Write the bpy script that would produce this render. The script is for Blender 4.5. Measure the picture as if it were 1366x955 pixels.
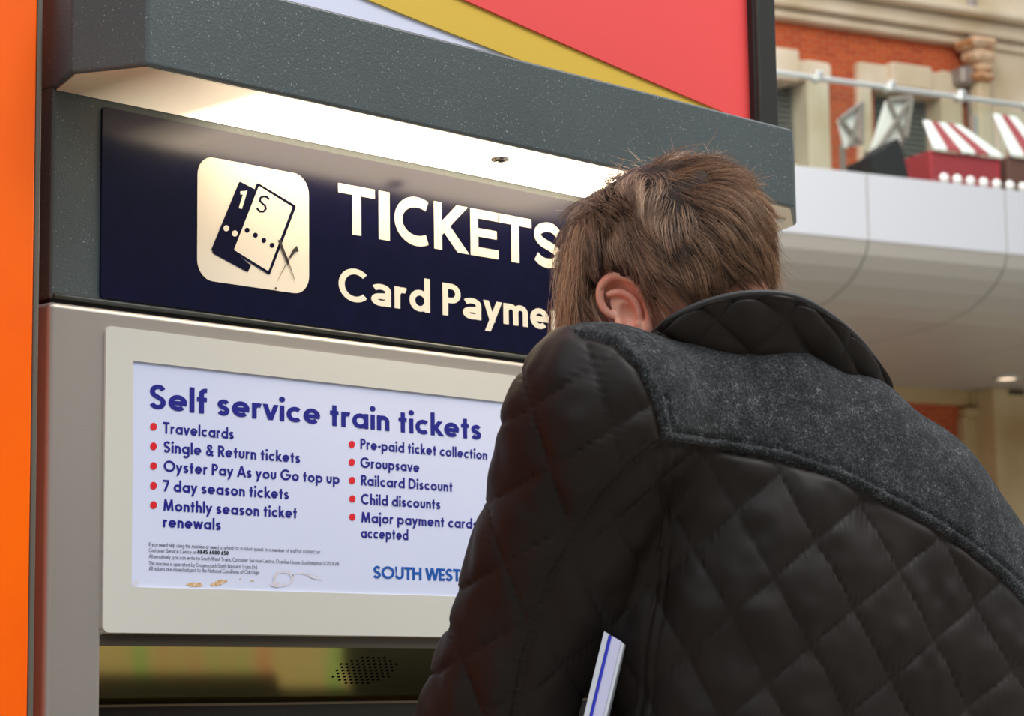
import bpy, bmesh, math, random
import numpy as np
from mathutils import Matrix, Vector
random.seed(7); rng = np.random.default_rng(7)
for o in list(bpy.data.objects): bpy.data.objects.remove(o)
S = bpy.context.scene
COL = S.collection

# ------------------------------------------------------------------ camera
F_PX, CX, CY = 3200.0, 683.0, 477.5            # focal length in px of a 1366x955 frame
def nrm(v):
    v = np.array(v, float); return v/np.linalg.norm(v)
dX = nrm((3163, -412.5, -F_PX)); dZ = nrm((-323, (F_PX**2-3163*323)/412.5, -F_PX)); dY = np.cross(dZ, dX)
CAM_M = np.array([dX, dY, dZ])                  # camera -> world rotation
CAM = np.array([0, -2.0485, 1.25])
cam_d = bpy.data.cameras.new('camera'); cam = bpy.data.objects.new('camera', cam_d); COL.objects.link(cam)
m4 = np.eye(4); m4[:3, :3] = CAM_M; m4[:3, 3] = CAM
cam.matrix_world = Matrix(m4.tolist())
cam_d.sensor_width = 36; cam_d.lens = 36*F_PX/1366; cam_d.clip_end = 300; cam_d.clip_start = .05
cam_d.dof.use_dof = True; cam_d.dof.focus_distance = 2.55; cam_d.dof.aperture_fstop = 13
S.camera = cam

# ------------------------------------------------------------------ light
S.view_settings.view_transform = 'Standard'; S.view_settings.look = 'None'
S.view_settings.exposure = 0.0; S.view_settings.gamma = 1.0; S.view_settings.use_curve_mapping = False
W = bpy.data.worlds.new('station_daylight'); S.world = W; W.use_nodes = True
nt = W.node_tree; nt.nodes.clear()
wo = nt.nodes.new('ShaderNodeOutputWorld'); bg = nt.nodes.new('ShaderNodeBackground')
tc = nt.nodes.new('ShaderNodeTexCoord'); sx = nt.nodes.new('ShaderNodeSeparateXYZ'); rp = nt.nodes.new('ShaderNodeValToRGB')
nt.links.new(tc.outputs['Generated'], sx.inputs[0]); nt.links.new(sx.outputs['Z'], rp.inputs[0])
rp.color_ramp.elements[0].position = 0.0; rp.color_ramp.elements[0].color = (.10, .092, .085, 1)
rp.color_ramp.elements[1].position = 0.75; rp.color_ramp.elements[1].color = (1.35, 1.4, 1.5, 1)
e = rp.color_ramp.elements.new(.25); e.color = (.26, .27, .285, 1)
nt.links.new(rp.outputs[0], bg.inputs[0]); bg.inputs[1].default_value = 0.95
nt.links.new(bg.outputs[0], wo.inputs[0])
def area_light(name, loc, target, size, power, col, size_y=None):
    l = bpy.data.lights.new(name, 'AREA'); l.energy = power; l.color = col; l.size = size
    if size_y: l.shape = 'RECTANGLE'; l.size_y = size_y
    o = bpy.data.objects.new(name, l); COL.objects.link(o); o.location = loc
    o.rotation_euler = (Vector(target)-Vector(loc)).to_track_quat('-Z', 'Y').to_euler(); return o
# daylight falling through the station's glass roof
area_light('roof_daylight', (8.5, -7.5, 14.0), (2.0, -.4, 1.4), 6.0, 1900, (1, .98, .96))
area_light('roof_daylight_left', (-6.5, -7.5, 12.0), (1.6, -.2, 1.6), 6.0, 620, (.9, .96, 1))
area_light('hall_daylight', (10.0, 6.0, 17.0), (13.5, 21.0, 8.0), 10.0, 3300, (1, .95, .88))

# ------------------------------------------------------------------ helpers
def ray(px, py): return CAM_M @ np.array([px-CX, CY-py, -F_PX])/F_PX
def on(ax, px, py, v):
    r = ray(px, py); return CAM + r*((v-CAM[ax])/r[ax])
def Q(px, py, d): return CAM + ray(px, py)*d
def project(P):
    c = (P-CAM) @ CAM_M
    return CX - c[:, 0]/c[:, 2]*F_PX, CY + c[:, 1]/c[:, 2]*F_PX, -c[:, 2]
def lin(r, g, b):
    f = lambda c: (c/255/12.92) if c/255 <= .04045 else ((c/255+.055)/1.055)**2.4
    return (f(r), f(g), f(b), 1)

def mat(name, col, rough=.5, metal=0, bump=None, vary=None, spec=.5, emis=None, sheen=0, coat=0, sss=0, aniso=None):
    """bump=(scale,strength,distance)  vary=(scale,colour2,lo,hi)"""
    m = bpy.data.materials.new(name); m.use_nodes = True; t = m.node_tree; b = t.nodes['Principled BSDF']
    b.inputs['Base Color'].default_value = col; b.inputs['Roughness'].default_value = rough
    b.inputs['Metallic'].default_value = metal; b.inputs['Specular IOR Level'].default_value = spec
    co = t.nodes.new('ShaderNodeTexCoord')
    if sheen: b.inputs['Sheen Weight'].default_value = sheen; b.inputs['Sheen Roughness'].default_value = .5
    if coat: b.inputs['Coat Weight'].default_value = coat; b.inputs['Coat Roughness'].default_value = .08
    if sss:
        b.inputs['Subsurface Weight'].default_value = sss; b.inputs['Subsurface Radius'].default_value = (1, .35, .2)
        b.inputs['Subsurface Scale'].default_value = .006
    if emis: b.inputs['Emission Color'].default_value = emis[0]; b.inputs['Emission Strength'].default_value = emis[1]
    if vary:
        n = t.nodes.new('ShaderNodeTexNoise'); n.inputs['Scale'].default_value = vary[0]; n.inputs['Detail'].default_value = 5
        t.links.new(co.outputs['Object'], n.inputs['Vector'])
        mr = t.nodes.new('ShaderNodeMapRange'); mr.inputs[1].default_value = vary[2]; mr.inputs[2].default_value = vary[3]
        mx = t.nodes.new('ShaderNodeMix'); mx.data_type = 'RGBA'
        mx.inputs[6].default_value = col; mx.inputs[7].default_value = vary[1]
        t.links.new(n.outputs[0], mr.inputs[0]); t.links.new(mr.outputs[0], mx.inputs[0]); t.links.new(mx.outputs[2], b.inputs['Base Color'])
    if bump:
        n = t.nodes.new('ShaderNodeTexNoise'); n.inputs['Scale'].default_value = bump[0]; n.inputs['Detail'].default_value = 4
        src = co.outputs['Object']
        if aniso:
            mp = t.nodes.new('ShaderNodeMapping'); mp.inputs['Scale'].default_value = aniso
            t.links.new(src, mp.inputs[0]); src = mp.outputs[0]
        t.links.new(src, n.inputs['Vector'])
        bp = t.nodes.new('ShaderNodeBump'); bp.inputs['Strength'].default_value = bump[1]; bp.inputs['Distance'].default_value = bump[2]
        t.links.new(n.outputs[0], bp.inputs['Height']); t.links.new(bp.outputs[0], b.inputs['Normal'])
    return m

def empty(name, loc=(0, 0, 0)):
    o = bpy.data.objects.new(name, None); COL.objects.link(o); o.location = loc; o.empty_display_size = .05; return o
def tag(o, label=None, cat=None, group=None, kind=None):
    if label: o['label'] = label
    if cat: o['category'] = cat
    if group: o['group'] = group
    if kind: o['kind'] = kind
    return o
def wloc(o):
    v = np.zeros(3)
    while o: v = v + np.array(o.location[:]); o = o.parent
    return v
def mk(name, verts, faces, m, parent=None, smooth=False, origin=None):
    """verts in world space; the object's origin is its parent's (or the given one)"""
    verts = np.asarray(verts, float).reshape(-1, 3)
    base = wloc(parent) if parent else np.zeros(3)
    og = np.array(origin) if origin is not None else base
    me = bpy.data.meshes.new(name); v = verts-og
    fa = np.asarray(faces) if not isinstance(faces, list) else None
    if fa is not None and fa.ndim == 2:
        k = fa.shape[1]; n = len(fa)
        me.vertices.add(len(v)); me.vertices.foreach_set('co', v.astype(np.float32).ravel())
        me.loops.add(n*k); me.loops.foreach_set('vertex_index', fa.astype(np.int32).ravel())
        me.polygons.add(n); me.polygons.foreach_set('loop_start', np.arange(0, n*k, k, dtype=np.int32))
        me.update(calc_edges=True); me.validate()
    else:
        me.from_pydata(v.tolist(), [], [list(f) for f in faces])
    if smooth: me.polygons.foreach_set('use_smooth', [True]*len(me.polygons))
    me.update(); me.materials.append(m)
    o = bpy.data.objects.new(name, me); COL.objects.link(o)
    o.location = og-base
    if parent: o.parent = parent
    return o
def bm_out(name, bm, m, parent=None, smooth=False, origin=None):
    bm.normal_update()
    vs = [v.co[:] for v in bm.verts]; bm.verts.index_update()
    fs = [[v.index for v in f.verts] for f in bm.faces]; bm.free()
    return mk(name, vs, fs, m, parent, smooth, origin)
def box(name, x0, x1, y0, y1, z0, z1, m, parent=None, bev=0, seg=2, origin=None):
    bm = bmesh.new(); bmesh.ops.create_cube(bm, size=1)
    for v in bm.verts: v.co = ((x0+x1)/2+v.co.x*(x1-x0), (y0+y1)/2+v.co.y*(y1-y0), (z0+z1)/2+v.co.z*(z1-z0))
    if bev: bmesh.ops.bevel(bm, geom=list(bm.edges), offset=bev, segments=seg, affect='EDGES', profile=.5)
    o = bm_out(name, bm, m, parent, False, origin)
    if bev:
        o.data.polygons.foreach_set('use_smooth', [True]*len(o.data.polygons))
        md = o.modifiers.new('wn', 'WEIGHTED_NORMAL'); md.keep_sharp = True
    return o
def prism(name, outline, a0, a1, axis, m, parent=None, bev=0, seg=3, origin=None):
    """outline: 2D points; axis 'z' -> (x,y) extruded in z ; 'y' -> (x,z) extruded in y"""
    bm = bmesh.new()
    P = (lambda p, a: (p[0], p[1], a)) if axis == 'z' else (lambda p, a: (p[0], a, p[1]))
    lo = [bm.verts.new(P(p, a0)) for p in outline]; hi = [bm.verts.new(P(p, a1)) for p in outline]
    bm.faces.new(lo); bm.faces.new(hi); n = len(lo)
    for i in range(n): bm.faces.new((lo[i], lo[(i+1) % n], hi[(i+1) % n], hi[i]))
    bmesh.ops.recalc_face_normals(bm, faces=bm.faces)
    if bev: bmesh.ops.bevel(bm, geom=[e for e in bm.edges if e.calc_face_angle(0) > .3], offset=bev, segments=seg, affect='EDGES', profile=.5)
    o = bm_out(name, bm, m, parent, False, origin)
    if bev:
        o.data.polygons.foreach_set('use_smooth', [True]*len(o.data.polygons))
        o.modifiers.new('wn', 'WEIGHTED_NORMAL')
    return o
def rrect(x0, x1, z0, z1, r, n=6):
    out = []
    for cx, cz, a in ((x1-r, z1-r, 0), (x0+r, z1-r, 90), (x0+r, z0+r, 180), (x1-r, z0+r, 270)):
        for k in range(n+1):
            t = math.radians(a+90*k/n); out.append((cx+r*math.cos(t), cz+r*math.sin(t)))
    return out
def tube(pts, rad, n=8, closed=False):
    pts = np.array(pts, float); N = len(pts); rad = np.broadcast_to(rad, (N,))
    V = []; F = []; up = np.array([.1, .2, 1.])
    for i in range(N):
        a = pts[(i-1) % N] if (closed or i > 0) else pts[i]; b = pts[(i+1) % N] if (closed or i < N-1) else pts[i]
        t = nrm(b-a); s = nrm(np.cross(t, up)); u = np.cross(s, t)
        for k in range(n):
            q = 2*math.pi*k/n; V.append(pts[i]+rad[i]*(s*math.cos(q)+u*math.sin(q)))
    for i in range(N if closed else N-1):
        for k in range(n):
            j = (i+1) % N; F.append([i*n+k, i*n+(k+1) % n, j*n+(k+1) % n, j*n+k])
    if not closed: F.append(list(range(n))[::-1]); F.append([(N-1)*n+k for k in range(n)])
    return V, F

# ------------------------------------------------------------------ lettering (own stroke letters)
def arc(cx, cy, rx, ry, a0, a1, n=18):
    return [(cx+rx*math.cos(math.radians(a0+(a1-a0)*k/n)), cy+ry*math.sin(math.radians(a0+(a1-a0)*k/n))) for k in range(n+1)]
def glyph(c, w, hum=False):
    h = w/2; x = .66; ry = (x-w)/2; r = ry*(.9 if hum else 1.0); cy = x/2; A = 1.04; D = -.3; g = []
    full = lambda cx: arc(cx, cy, r, ry, 0, 360, 28)
    R = 2*r+w                                     # bowl outer width
    if c == 'a' and hum:
        g = [[(R-w*.75, 0), (R-w*.75, cy+.05)]+arc(R/2-w*.2, x-h-ry*.5, R/2-w*.55, ry*.5, 0, 150, 10)[0:],
             arc(R/2-w*.1, h+ry*.42, R/2-w*.6, ry*.44, 60, 330, 16), [(R*.45, h+ry*.86), (R-w*.75, h+ry*.95)]]; return g, R-w*.1
    if c in 'adqg':
        g = [full(h+r)]; sx = R-h
        g.append({'a': [(sx, 0), (sx, x)], 'd': [(sx, 0), (sx, A)], 'q': [(sx, D), (sx, x)], 'g': [(sx, x), (sx, -.08)]+arc(sx-r*.9, -.08, r*.9, .2, 0, -150, 12)[1:]}[c])
        return g, R
    if c in 'bp': return [full(h+r), [(h, 0), (h, A)] if c == 'b' else [(h, D), (h, x)]], R
    if c == 'o': return [full(h+r)], R
    if c == 'c': return [arc(h+r, cy, r, ry, 48, 312, 22)], R*.86
    if c == 'e': return [arc(h+r, cy, r, ry, 0, 315, 24), [(h*.8, cy-.01), (R-h*.2, cy-.01)]], R
    if c == 'f': return [[(h+.08, 0), (h+.08, A-.22)]+arc(h+.08+.17, A-.22, .17, .22-h, 180, 80, 8)[1:], [(0, x-h), (.36, x-h)]], .36
    if c == 'h': a = .17; return [[(h, 0), (h, A)], arc(h+a, x-a-h, a, a, 180, 0, 12)+[(h+2*a, 0)]], 2*a+w
    if c == 'n': a = .17; return [[(h, 0), (h, x)], arc(h+a, x-a-h, a, a, 180, 0, 12)+[(h+2*a, 0)]], 2*a+w
    if c == 'm':
        a = .155; return [[(h, 0), (h, x)], arc(h+a, x-a-h, a, a, 180, 0, 12)+[(h+2*a, 0)], arc(h+3*a, x-a-h, a, a, 180, 0, 12)+[(h+4*a, 0)]], 4*a+w
    if c == 'r': return [[(h, 0), (h, x)], arc(h+.17, x-.17-h, .17, .17, 180, 62, 8)], .36
    if c == 'u': a = .17; return [[(h, x), (h, a+h)]+arc(h+a, a+h, a, a, 180, 360, 12)+[(h+2*a, x)]], 2*a+w
    if c == 'i': return [[(h, 0), (h, x)], [(h-w*.6, x+.27), (h+w*.6, x+.27)] if False else arc(h, x+.26, w*.33, w*.33, 0, 360, 10)], w
    if c == 'j': return [[(h, x), (h, D)], arc(h, x+.26, w*.33, w*.33, 0, 360, 10)], w
    if c == 'l': return [[(h, 0), (h, A)]], w
    if c == 't': return [[(h+.09, 0), (h+.09, .9)], [(0, x-h), (.3+h*.5, x-h)]], .32+h*.5
    if c == 'k': return [[(h, 0), (h, A)], [(w*.9, .3), (.42, x)], [(w*1.1, .36), (.48, 0)]], .5
    if c == 's': return [s_curve(.42+h*.3, x, w*.95)], .42+h*.3
    if c in 'vy':
        g = [[(.05, x), (.25, .02)], [(.47, x), (.25, .0) if c == 'v' else (.1, D)]]; return g, .52
    if c == 'w': return [[(.05, x), (.22, 0)], [(.22, 0), (.39, x)], [(.39, x), (.56, 0)], [(.56, 0), (.73, x)]], .78
    if c == 'x': return [[(.04, 0), (.42, x)], [(.04, x), (.42, 0)]], .46
    if c == 'z': return [[(0, x-h), (.42, x-h)], [(.38, x-w), (.05, w)], [(0, h), (.42, h)]], .42
    rr = (1-w)/2
    if c == 'O': return [arc(h+rr, .5, rr, rr, 0, 360, 32)], 1
    if c == 'Q': return [arc(h+rr, .5, rr, rr, 0, 360, 32), [(.6, .3), (.9, 0)]], 1
    if c == 'C': return [arc(h+rr*.92, .5, rr*.92, rr, 45, 315, 28)], .84
    if c == 'G': return [arc(h+rr, .5, rr, rr, 42, 360, 28)+[(.52, .5)]], 1
    if c == 'D': return [[(h, h), (h, 1-h), (.3, 1-h)]+arc(.3, .5, .38, rr, 90, -90, 16)+[(h, h)]], .76
    if c == 'S': return [s_curve(.58, 1, w)], .58
    if c == 'T': return [[(.3, 0), (.3, 1)], [(0, 1-h), (.6, 1-h)]], .6
    if c == 'E': return [[(h, 0), (h, 1)], [(h, h), (.48, h)], [(h, .5), (.45, .5)], [(h, 1-h), (.48, 1-h)]], .5
    if c == 'F': return [[(h, 0), (h, 1)], [(h, .5), (.45, .5)], [(h, 1-h), (.48, 1-h)]], .48
    if c == 'H': return [[(h, 0), (h, 1)], [(.62, 0), (.62, 1)], [(h, .52), (.62, .52)]], .62+h
    if c == 'I': return [[(h, 0), (h, 1)]], w
    if c == 'L': return [[(h, 0), (h, 1)], [(h, h), (.45, h)]], .45
    if c == 'N': return [[(h, 0), (h, 1)], [(h*1.2, .97), (.66-h*.2, .03)], [(.66, 0), (.66, 1)]], .66+h
    if c == 'M': return [[(.12, 0), (.2, 1)], [(.21, .97), (.47, .05)], [(.47, .05), (.73, .97)], [(.74, 1), (.82, 0)]], .92
    if c == 'A': return [[(.05, 0), (.38, 1)], [(.38, 1), (.71, 0)], [(.17, .3), (.59, .3)]], .76
    if c == 'U': return [[(h, 1), (h, .3)]+arc(h+.25, h+.25, .25, .25, 180, 360, 14)+[(h+.5, 1)]], .5+w
    if c == 'V': return [[(.05, 1), (.36, 0)], [(.36, 0), (.67, 1)]], .72
    if c == 'W': return [[(.05, 1), (.27, 0)], [(.27, 0), (.5, 1)], [(.5, 1), (.73, 0)], [(.73, 0), (.95, 1)]], 1.0
    if c in 'PRB':
        q = .25 if c != 'R' else .24
        g = [[(h, 0), (h, 1)], [(h, 1-h), (.27, 1-h)]+arc(.27, 1-h-q+h*.4, .2, q-h*.4+0, 90, -90, 12)+[(h, 1-h-2*q+h*.8)]]
        if c == 'R': g.append([(.25, .5), (.5, 0)])
        if c == 'B': g.append([(h, h), (.3, h)]+arc(.3, h+.2, .22, .2, -90, 90, 12))
        return g, .54
    if c == 'K': return [[(h, 0), (h, 1)], [(w, .42), (.56, 1)], [(w*1.3, .52), (.62, 0)]], .62
    if c == '1': return [[(.24, 0), (.24, 1)], [(.24, .96), (.02, .82)]], .34
    if c == '0': return [arc(.28, .5, .28-h, .5-h, 0, 360, 24)], .56
    if c == '7': return [[(0, 1-h), (.5, 1-h)], [(.46, 1-w*.8), (.16, 0)]], .52
    if c == '4': return [[(.4, 0), (.4, 1)], [(.38, .97), (.03, .3)], [(.03, .28), (.55, .28)]], .56
    if c == '5': return [[(.48, 1-h), (.14, 1-h)], [(.14, 1), (.1, .55)], arc(.24, .32, .23, .32-h, 120, -140, 16)], .52
    if c == '6': return [arc(.28, .3, .28-h, .3-h, 0, 360, 20), [(.09, .4), (.36, 1)]], .56
    if c == '8': return [arc(.28, .28, .28-h, .28-h, 0, 360, 20), arc(.28, .75, .22-h*.6, .24-h*.6, 0, 360, 20)], .56
    if c == '3': return [arc(.22, .28, .26-h, .28-h, -140, 90, 14), arc(.22, .75, .22-h*.6, .24-h*.6, -90, 140, 14)], .5
    if c == '-': return [[(0, .36), (.28, .36)]], .28
    if c == '.': return [[(h, 0), (h, w)]], w
    if c == ',': return [[(h, w), (h*.4, -w*.8)]], w
    if c == '&': return [arc(.33, .77, .15, .2-h*.5, -60, 200, 14)+[(.62, .0)], arc(.28, .27, .27-h, .27-h*.9, 120, 330, 14)+[(.6, .45)]], .68
    if c == '£': return [[(0, h), (.5, h)]], .5
    return [], .3
def ribbon(pts, w):
    """centre line -> quads (2D)"""
    P = np.array(pts, float); n = len(P)
    if n > 2 and np.allclose(P[0], P[-1]): closed = True; P = P[:-1]; n -= 1
    else: closed = False
    L = []; R = []
    for i in range(n):
        a = P[i-1] if (closed or i > 0) else None; b = P[(i+1) % n] if (closed or i < n-1) else None
        ds = []
        if a is not None and np.linalg.norm(P[i]-a) > 1e-9: ds.append((P[i]-a)/np.linalg.norm(P[i]-a))
        if b is not None and np.linalg.norm(b-P[i]) > 1e-9: ds.append((b-P[i])/np.linalg.norm(b-P[i]))
        t = sum(ds); t = t/(np.linalg.norm(t)+1e-9); nn = np.array([-t[1], t[0]])
        k = 1.0
        if len(ds) == 2:
            c = abs(np.dot(nn, (-ds[0][1], ds[0][0]))); k = 1/max(c, .5)
        L.append(P[i]+nn*w/2*k); R.append(P[i]-nn*w/2*k)
    V = L+R; F = [[i, (i+1) % n, n+(i+1) % n, n+i] for i in range(n if closed else n-1)]
    return V, F
def clip_y(P, y, keep_below):
    out = []; n = len(P); ins = (lambda p: p[1] <= y+1e-9) if keep_below else (lambda p: p[1] >= y-1e-9)
    for i in range(n):
        a, b = P[i], P[(i+1) % n]
        if ins(a): out.append(a)
        if ins(a) != ins(b): t = (y-a[1])/(b[1]-a[1]); out.append((a[0]+(b[0]-a[0])*t, y))
    return out
def stroke_geo(st, ww):
    """a ribbon; slanted straight strokes end flat on the letter's own lines"""
    if len(st) == 2 and abs(st[0][0]-st[1][0]) > .02 and abs(st[0][1]-st[1][1]) > .02:
        a, b = np.array(st[0], float), np.array(st[1], float); d = (b-a)/np.linalg.norm(b-a); lv = (0, 1, .66, -.3)
        fa = any(abs(a[1]-y) < .045 for y in lv); fb = any(abs(b[1]-y) < .045 for y in lv)
        a2 = a-d*ww if fa else a; b2 = b+d*ww if fb else b; v, f = ribbon([a2, b2], ww); P = [tuple(v[i]) for i in f[0]]
        for p, fl, o in ((a, fa, b), (b, fb, a)):
            if fl: P = clip_y(P, min(lv, key=lambda y: abs(y-p[1])), p[1] > o[1])
        return P, [list(range(len(P)))]
    return ribbon(st, ww)
def smooth_pts(P, n=4):
    P = [P[0]]+list(P)+[P[-1]]; out = []
    for i in range(1, len(P)-2):
        p0, p1, p2, p3 = (np.array(q, float) for q in P[i-1:i+3])
        for k in range(n):
            f = k/n; out.append(tuple(.5*((2*p1)+(-p0+p2)*f+(2*p0-5*p1+4*p2-p3)*f*f+(-p0+3*p1-3*p2+p3)*f**3)))
    return out+[tuple(P[-1])]
def s_curve(wd, ht, w):
    h = w/2; X = lambda t: h+(wd-w)*t; Y = lambda t: h+(ht-w)*t
    return smooth_pts([(X(.98), Y(.86)), (X(.76), Y(.98)), (X(.45), Y(1)), (X(.12), Y(.90)), (X(.03), Y(.73)), (X(.2), Y(.58)), (X(.52), Y(.49)), (X(.86), Y(.38)), (X(.97), Y(.23)), (X(.82), Y(.06)), (X(.5), Y(0)), (X(.2), Y(.03)), (X(-.04), Y(.15))])
def text_geo(s, w, track=.09, hum=False):
    V = []; F = []; x = 0
    for ch in s:
        if ch == ' ': x += .3; continue
        g, adv = glyph(ch, w, hum)
        for st in g:
            ww = w*.66 if (ch in 'ij' and len(st) == 11) else w
            v, f = stroke_geo(st, ww); b = len(V)
            V += [(p[0]+x, p[1]) for p in v]; F += [[i+b for i in q] for q in f]
        x += adv+track
    return np.array(V), F, x-track
def flat_text(name, s, p0, p1, cap, y, m, parent, w=.15, track=.09, hum=False, stretch=True):
    """p0: px of the baseline's left end, p1: px of its right end; cap: cap height in m; on the plane y"""
    a = on(1, *p0, y); b = on(1, *p1, y); z = a[2] if p1 is None else (a[2]+b[2])/2
    V, F, adv = text_geo(s, w, track, hum); sxx = (b[0]-a[0])/adv
    W3 = [(a[0]+v[0]*sxx, y-1e-6*(i % 37), z+v[1]*cap) for i, v in enumerate(V)]
    return mk(name, W3, F, m, parent)
def px_poly(name, pts, y, m, parent):
    P = [on(1, p[0], p[1], y) for p in pts]; return mk(name, P, [list(range(len(P)))], m, parent)
def round_poly(pts, r, n=5):
    out = []; P = [np.array(p, float) for p in pts]; N = len(P)
    for i in range(N):
        a, p, b = P[i-1], P[i], P[(i+1) % N]; u = nrm(a-p); v = nrm(b-p)
        s = p+u*r; e = p+v*r
        for k in range(n+1):
            t = k/n; out.append(tuple((1-t)**2*s+2*t*(1-t)*p+t*t*e))
    return out
def px_stroke(name, pts, wpx, y, m, parent, closed=False):
    P = list(pts)+([pts[0]] if closed else [])
    V, F = ribbon(P, wpx); return mk(name, [on(1, v[0], v[1], y) for v in V], F, m, parent)

# ================================================================== SETTING
M_floor = mat('concourse_floor', lin(176, 170, 160), .35, vary=(1.5, lin(150, 145, 136), .35, .65), bump=(30, .1, .002))
floor = box('floor', -30, 45, -30, 45, -.2, 0, M_floor); tag(floor, kind='structure')

# background frame: the hall's far side runs along BX
BX = CAM_M @ nrm((5900, -375, -3200)); BX[2] = 0; BX = nrm(BX); BY = np.array([-BX[1], BX[0], 0.])
BO = Q(1200, 600, 25)
def onB(px, py, t):
    r = ray(px, py); k = (t-(CAM-BO) @ BY)/(r @ BY); P = CAM+r*k; return float((P-BO) @ BX), float(P[2])
def bw(s, t, z): p = BO+BX*s+BY*t; return (p[0], p[1], z)
def boxB(name, s0, s1, t0, t1, z0, z1, m, parent=None, bev=0):
    bm = bmesh.new(); bmesh.ops.create_cube(bm, size=1)
    for v in bm.verts:
        v.co = bw((s0+s1)/2+v.co.x*(s1-s0), (t0+t1)/2+v.co.y*(t1-t0), (z0+z1)/2+v.co.z*(z1-z0))
    if bev: bmesh.ops.bevel(bm, geom=list(bm.edges), offset=bev, segments=1, affect='EDGES')
    return bm_out(name, bm, m, parent)
def boxP(name, x0, y0, x1, y1, t, thick, m, parent=None, bev=0):
    s0 = onB(x0, (y0+y1)/2, t)[0]; s1 = onB(x1, (y0+y1)/2, t)[0]
    z1 = onB((x0+x1)/2, y0, t)[1]; z0 = onB((x0+x1)/2, y1, t)[1]
    return boxB(name, s0, s1, t, t+thick, z0, z1, m, parent, bev)

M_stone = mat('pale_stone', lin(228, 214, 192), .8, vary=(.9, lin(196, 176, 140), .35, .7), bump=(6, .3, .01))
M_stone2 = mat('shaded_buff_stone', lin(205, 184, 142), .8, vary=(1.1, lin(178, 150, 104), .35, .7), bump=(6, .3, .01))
def brick_mat():
    m = bpy.data.materials.new('red_brick'); m.use_nodes = True; t = m.node_tree; b = t.nodes['Principled BSDF']
    b.inputs['Roughness'].default_value = .85
    co = t.nodes.new('ShaderNodeTexCoord'); ro = t.nodes.new('ShaderNodeMapping'); ro.vector_type = 'POINT'
    ang = math.atan2(BX[1], BX[0]); ro.inputs['Rotation'].default_value = (0, 0, -ang)
    sw = t.nodes.new('ShaderNodeSeparateXYZ'); cb = t.nodes.new('ShaderNodeCombineXYZ'); br = t.nodes.new('ShaderNodeTexBrick')
    t.links.new(co.outputs['Object'], ro.inputs[0]); t.links.new(ro.outputs[0], sw.inputs[0])
    t.links.new(sw.outputs['X'], cb.inputs[0]); t.links.new(sw.outputs['Z'], cb.inputs[1]); t.links.new(cb.outputs[0], br.inputs[0])
    br.inputs['Color1'].default_value = lin(196, 84, 36); br.inputs['Color2'].default_value = lin(172, 62, 26); br.inputs['Mortar'].default_value = lin(176, 120, 84)
    br.inputs['Scale'].default_value = 1; br.inputs['Brick Width'].default_value = .225; br.inputs['Row Height'].default_value = .075; br.inputs['Mortar Size'].default_value = .008
    t.links.new(br.outputs[0], b.inputs['Base Color'])
    bp = t.nodes.new('ShaderNodeBump'); bp.inputs['Strength'].default_value = .5; bp.inputs['Distance'].default_value = .01; bp.invert = True
    t.links.new(br.outputs['Fac'], bp.inputs['Height']); t.links.new(bp.outputs[0], b.inputs['Normal'])
    return m
M_brick = brick_mat()
M_lead = mat('grey_lead', lin(150, 140, 132), .5, .3, bump=(20, .2, .004))
M_louvre = mat('grey_louvre', lin(120, 124, 118), .6, bump=(20, .2, .004))
M_mint = mat('pale_green_blind', lin(196, 214, 196), .6, bump=(20, .2, .004))
M_terra = mat('ochre_terracotta', lin(196, 140, 92), .7, vary=(4, lin(226, 200, 168), .4, .6), bump=(12, .5, .02))

wall = empty('wall_back', bw(0, 5.5, 0)); tag(wall, kind='structure')
WT = 5.5
# the masonry behind everything, with the window holes left between the pieces
w1 = (onB(1018, 150, WT)[0], onB(1077, 150, WT)[0]); w2 = (onB(1166, 150, WT)[0], onB(1257, 150, WT)[0])
zt = onB(1100, 108, WT)[1]; zt2 = onB(1210, 124, WT)[1]; zsill = 7.3
ztop = 10.15
boxB('brick_wall', -9, w1[0], WT, WT+.5, 5.6, ztop, M_brick, wall)
boxB('brick_wall', w1[1], w2[0], WT, WT+.5, 5.6, ztop, M_brick, wall)
boxB('brick_wall', w2[1], 5.95, WT, WT+.5, 5.6, ztop, M_brick, wall)
boxB('brick_wall', w1[0], w1[1], WT, WT+.5, zt, ztop, M_brick, wall)
boxB('brick_wall', w2[0], w2[1], WT, WT+.5, zt2, ztop, M_brick, wall)
boxB('brick_wall', w1[0], w1[1], WT, WT+.5, 5.6, zsill, M_brick, wall)
boxB('brick_wall', w2[0], w2[1], WT, WT+.5, 5.6, zsill, M_brick, wall)
boxB('stone_wall', 5.95, 14, WT-.1, WT+.5, 5.6, ztop, M_stone, wall)
for k, (z0, z1, out) in enumerate(((10.15, 10.28, .18), (10.28, 10.5, .3), (10.5, 10.62, .5), (10.62, 11.4, .22), (11.4, 13, .1))):
    boxB('cornice', -9, 14, WT-out, WT+.4, z0, z1-.015, M_stone, wall, .02)
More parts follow.
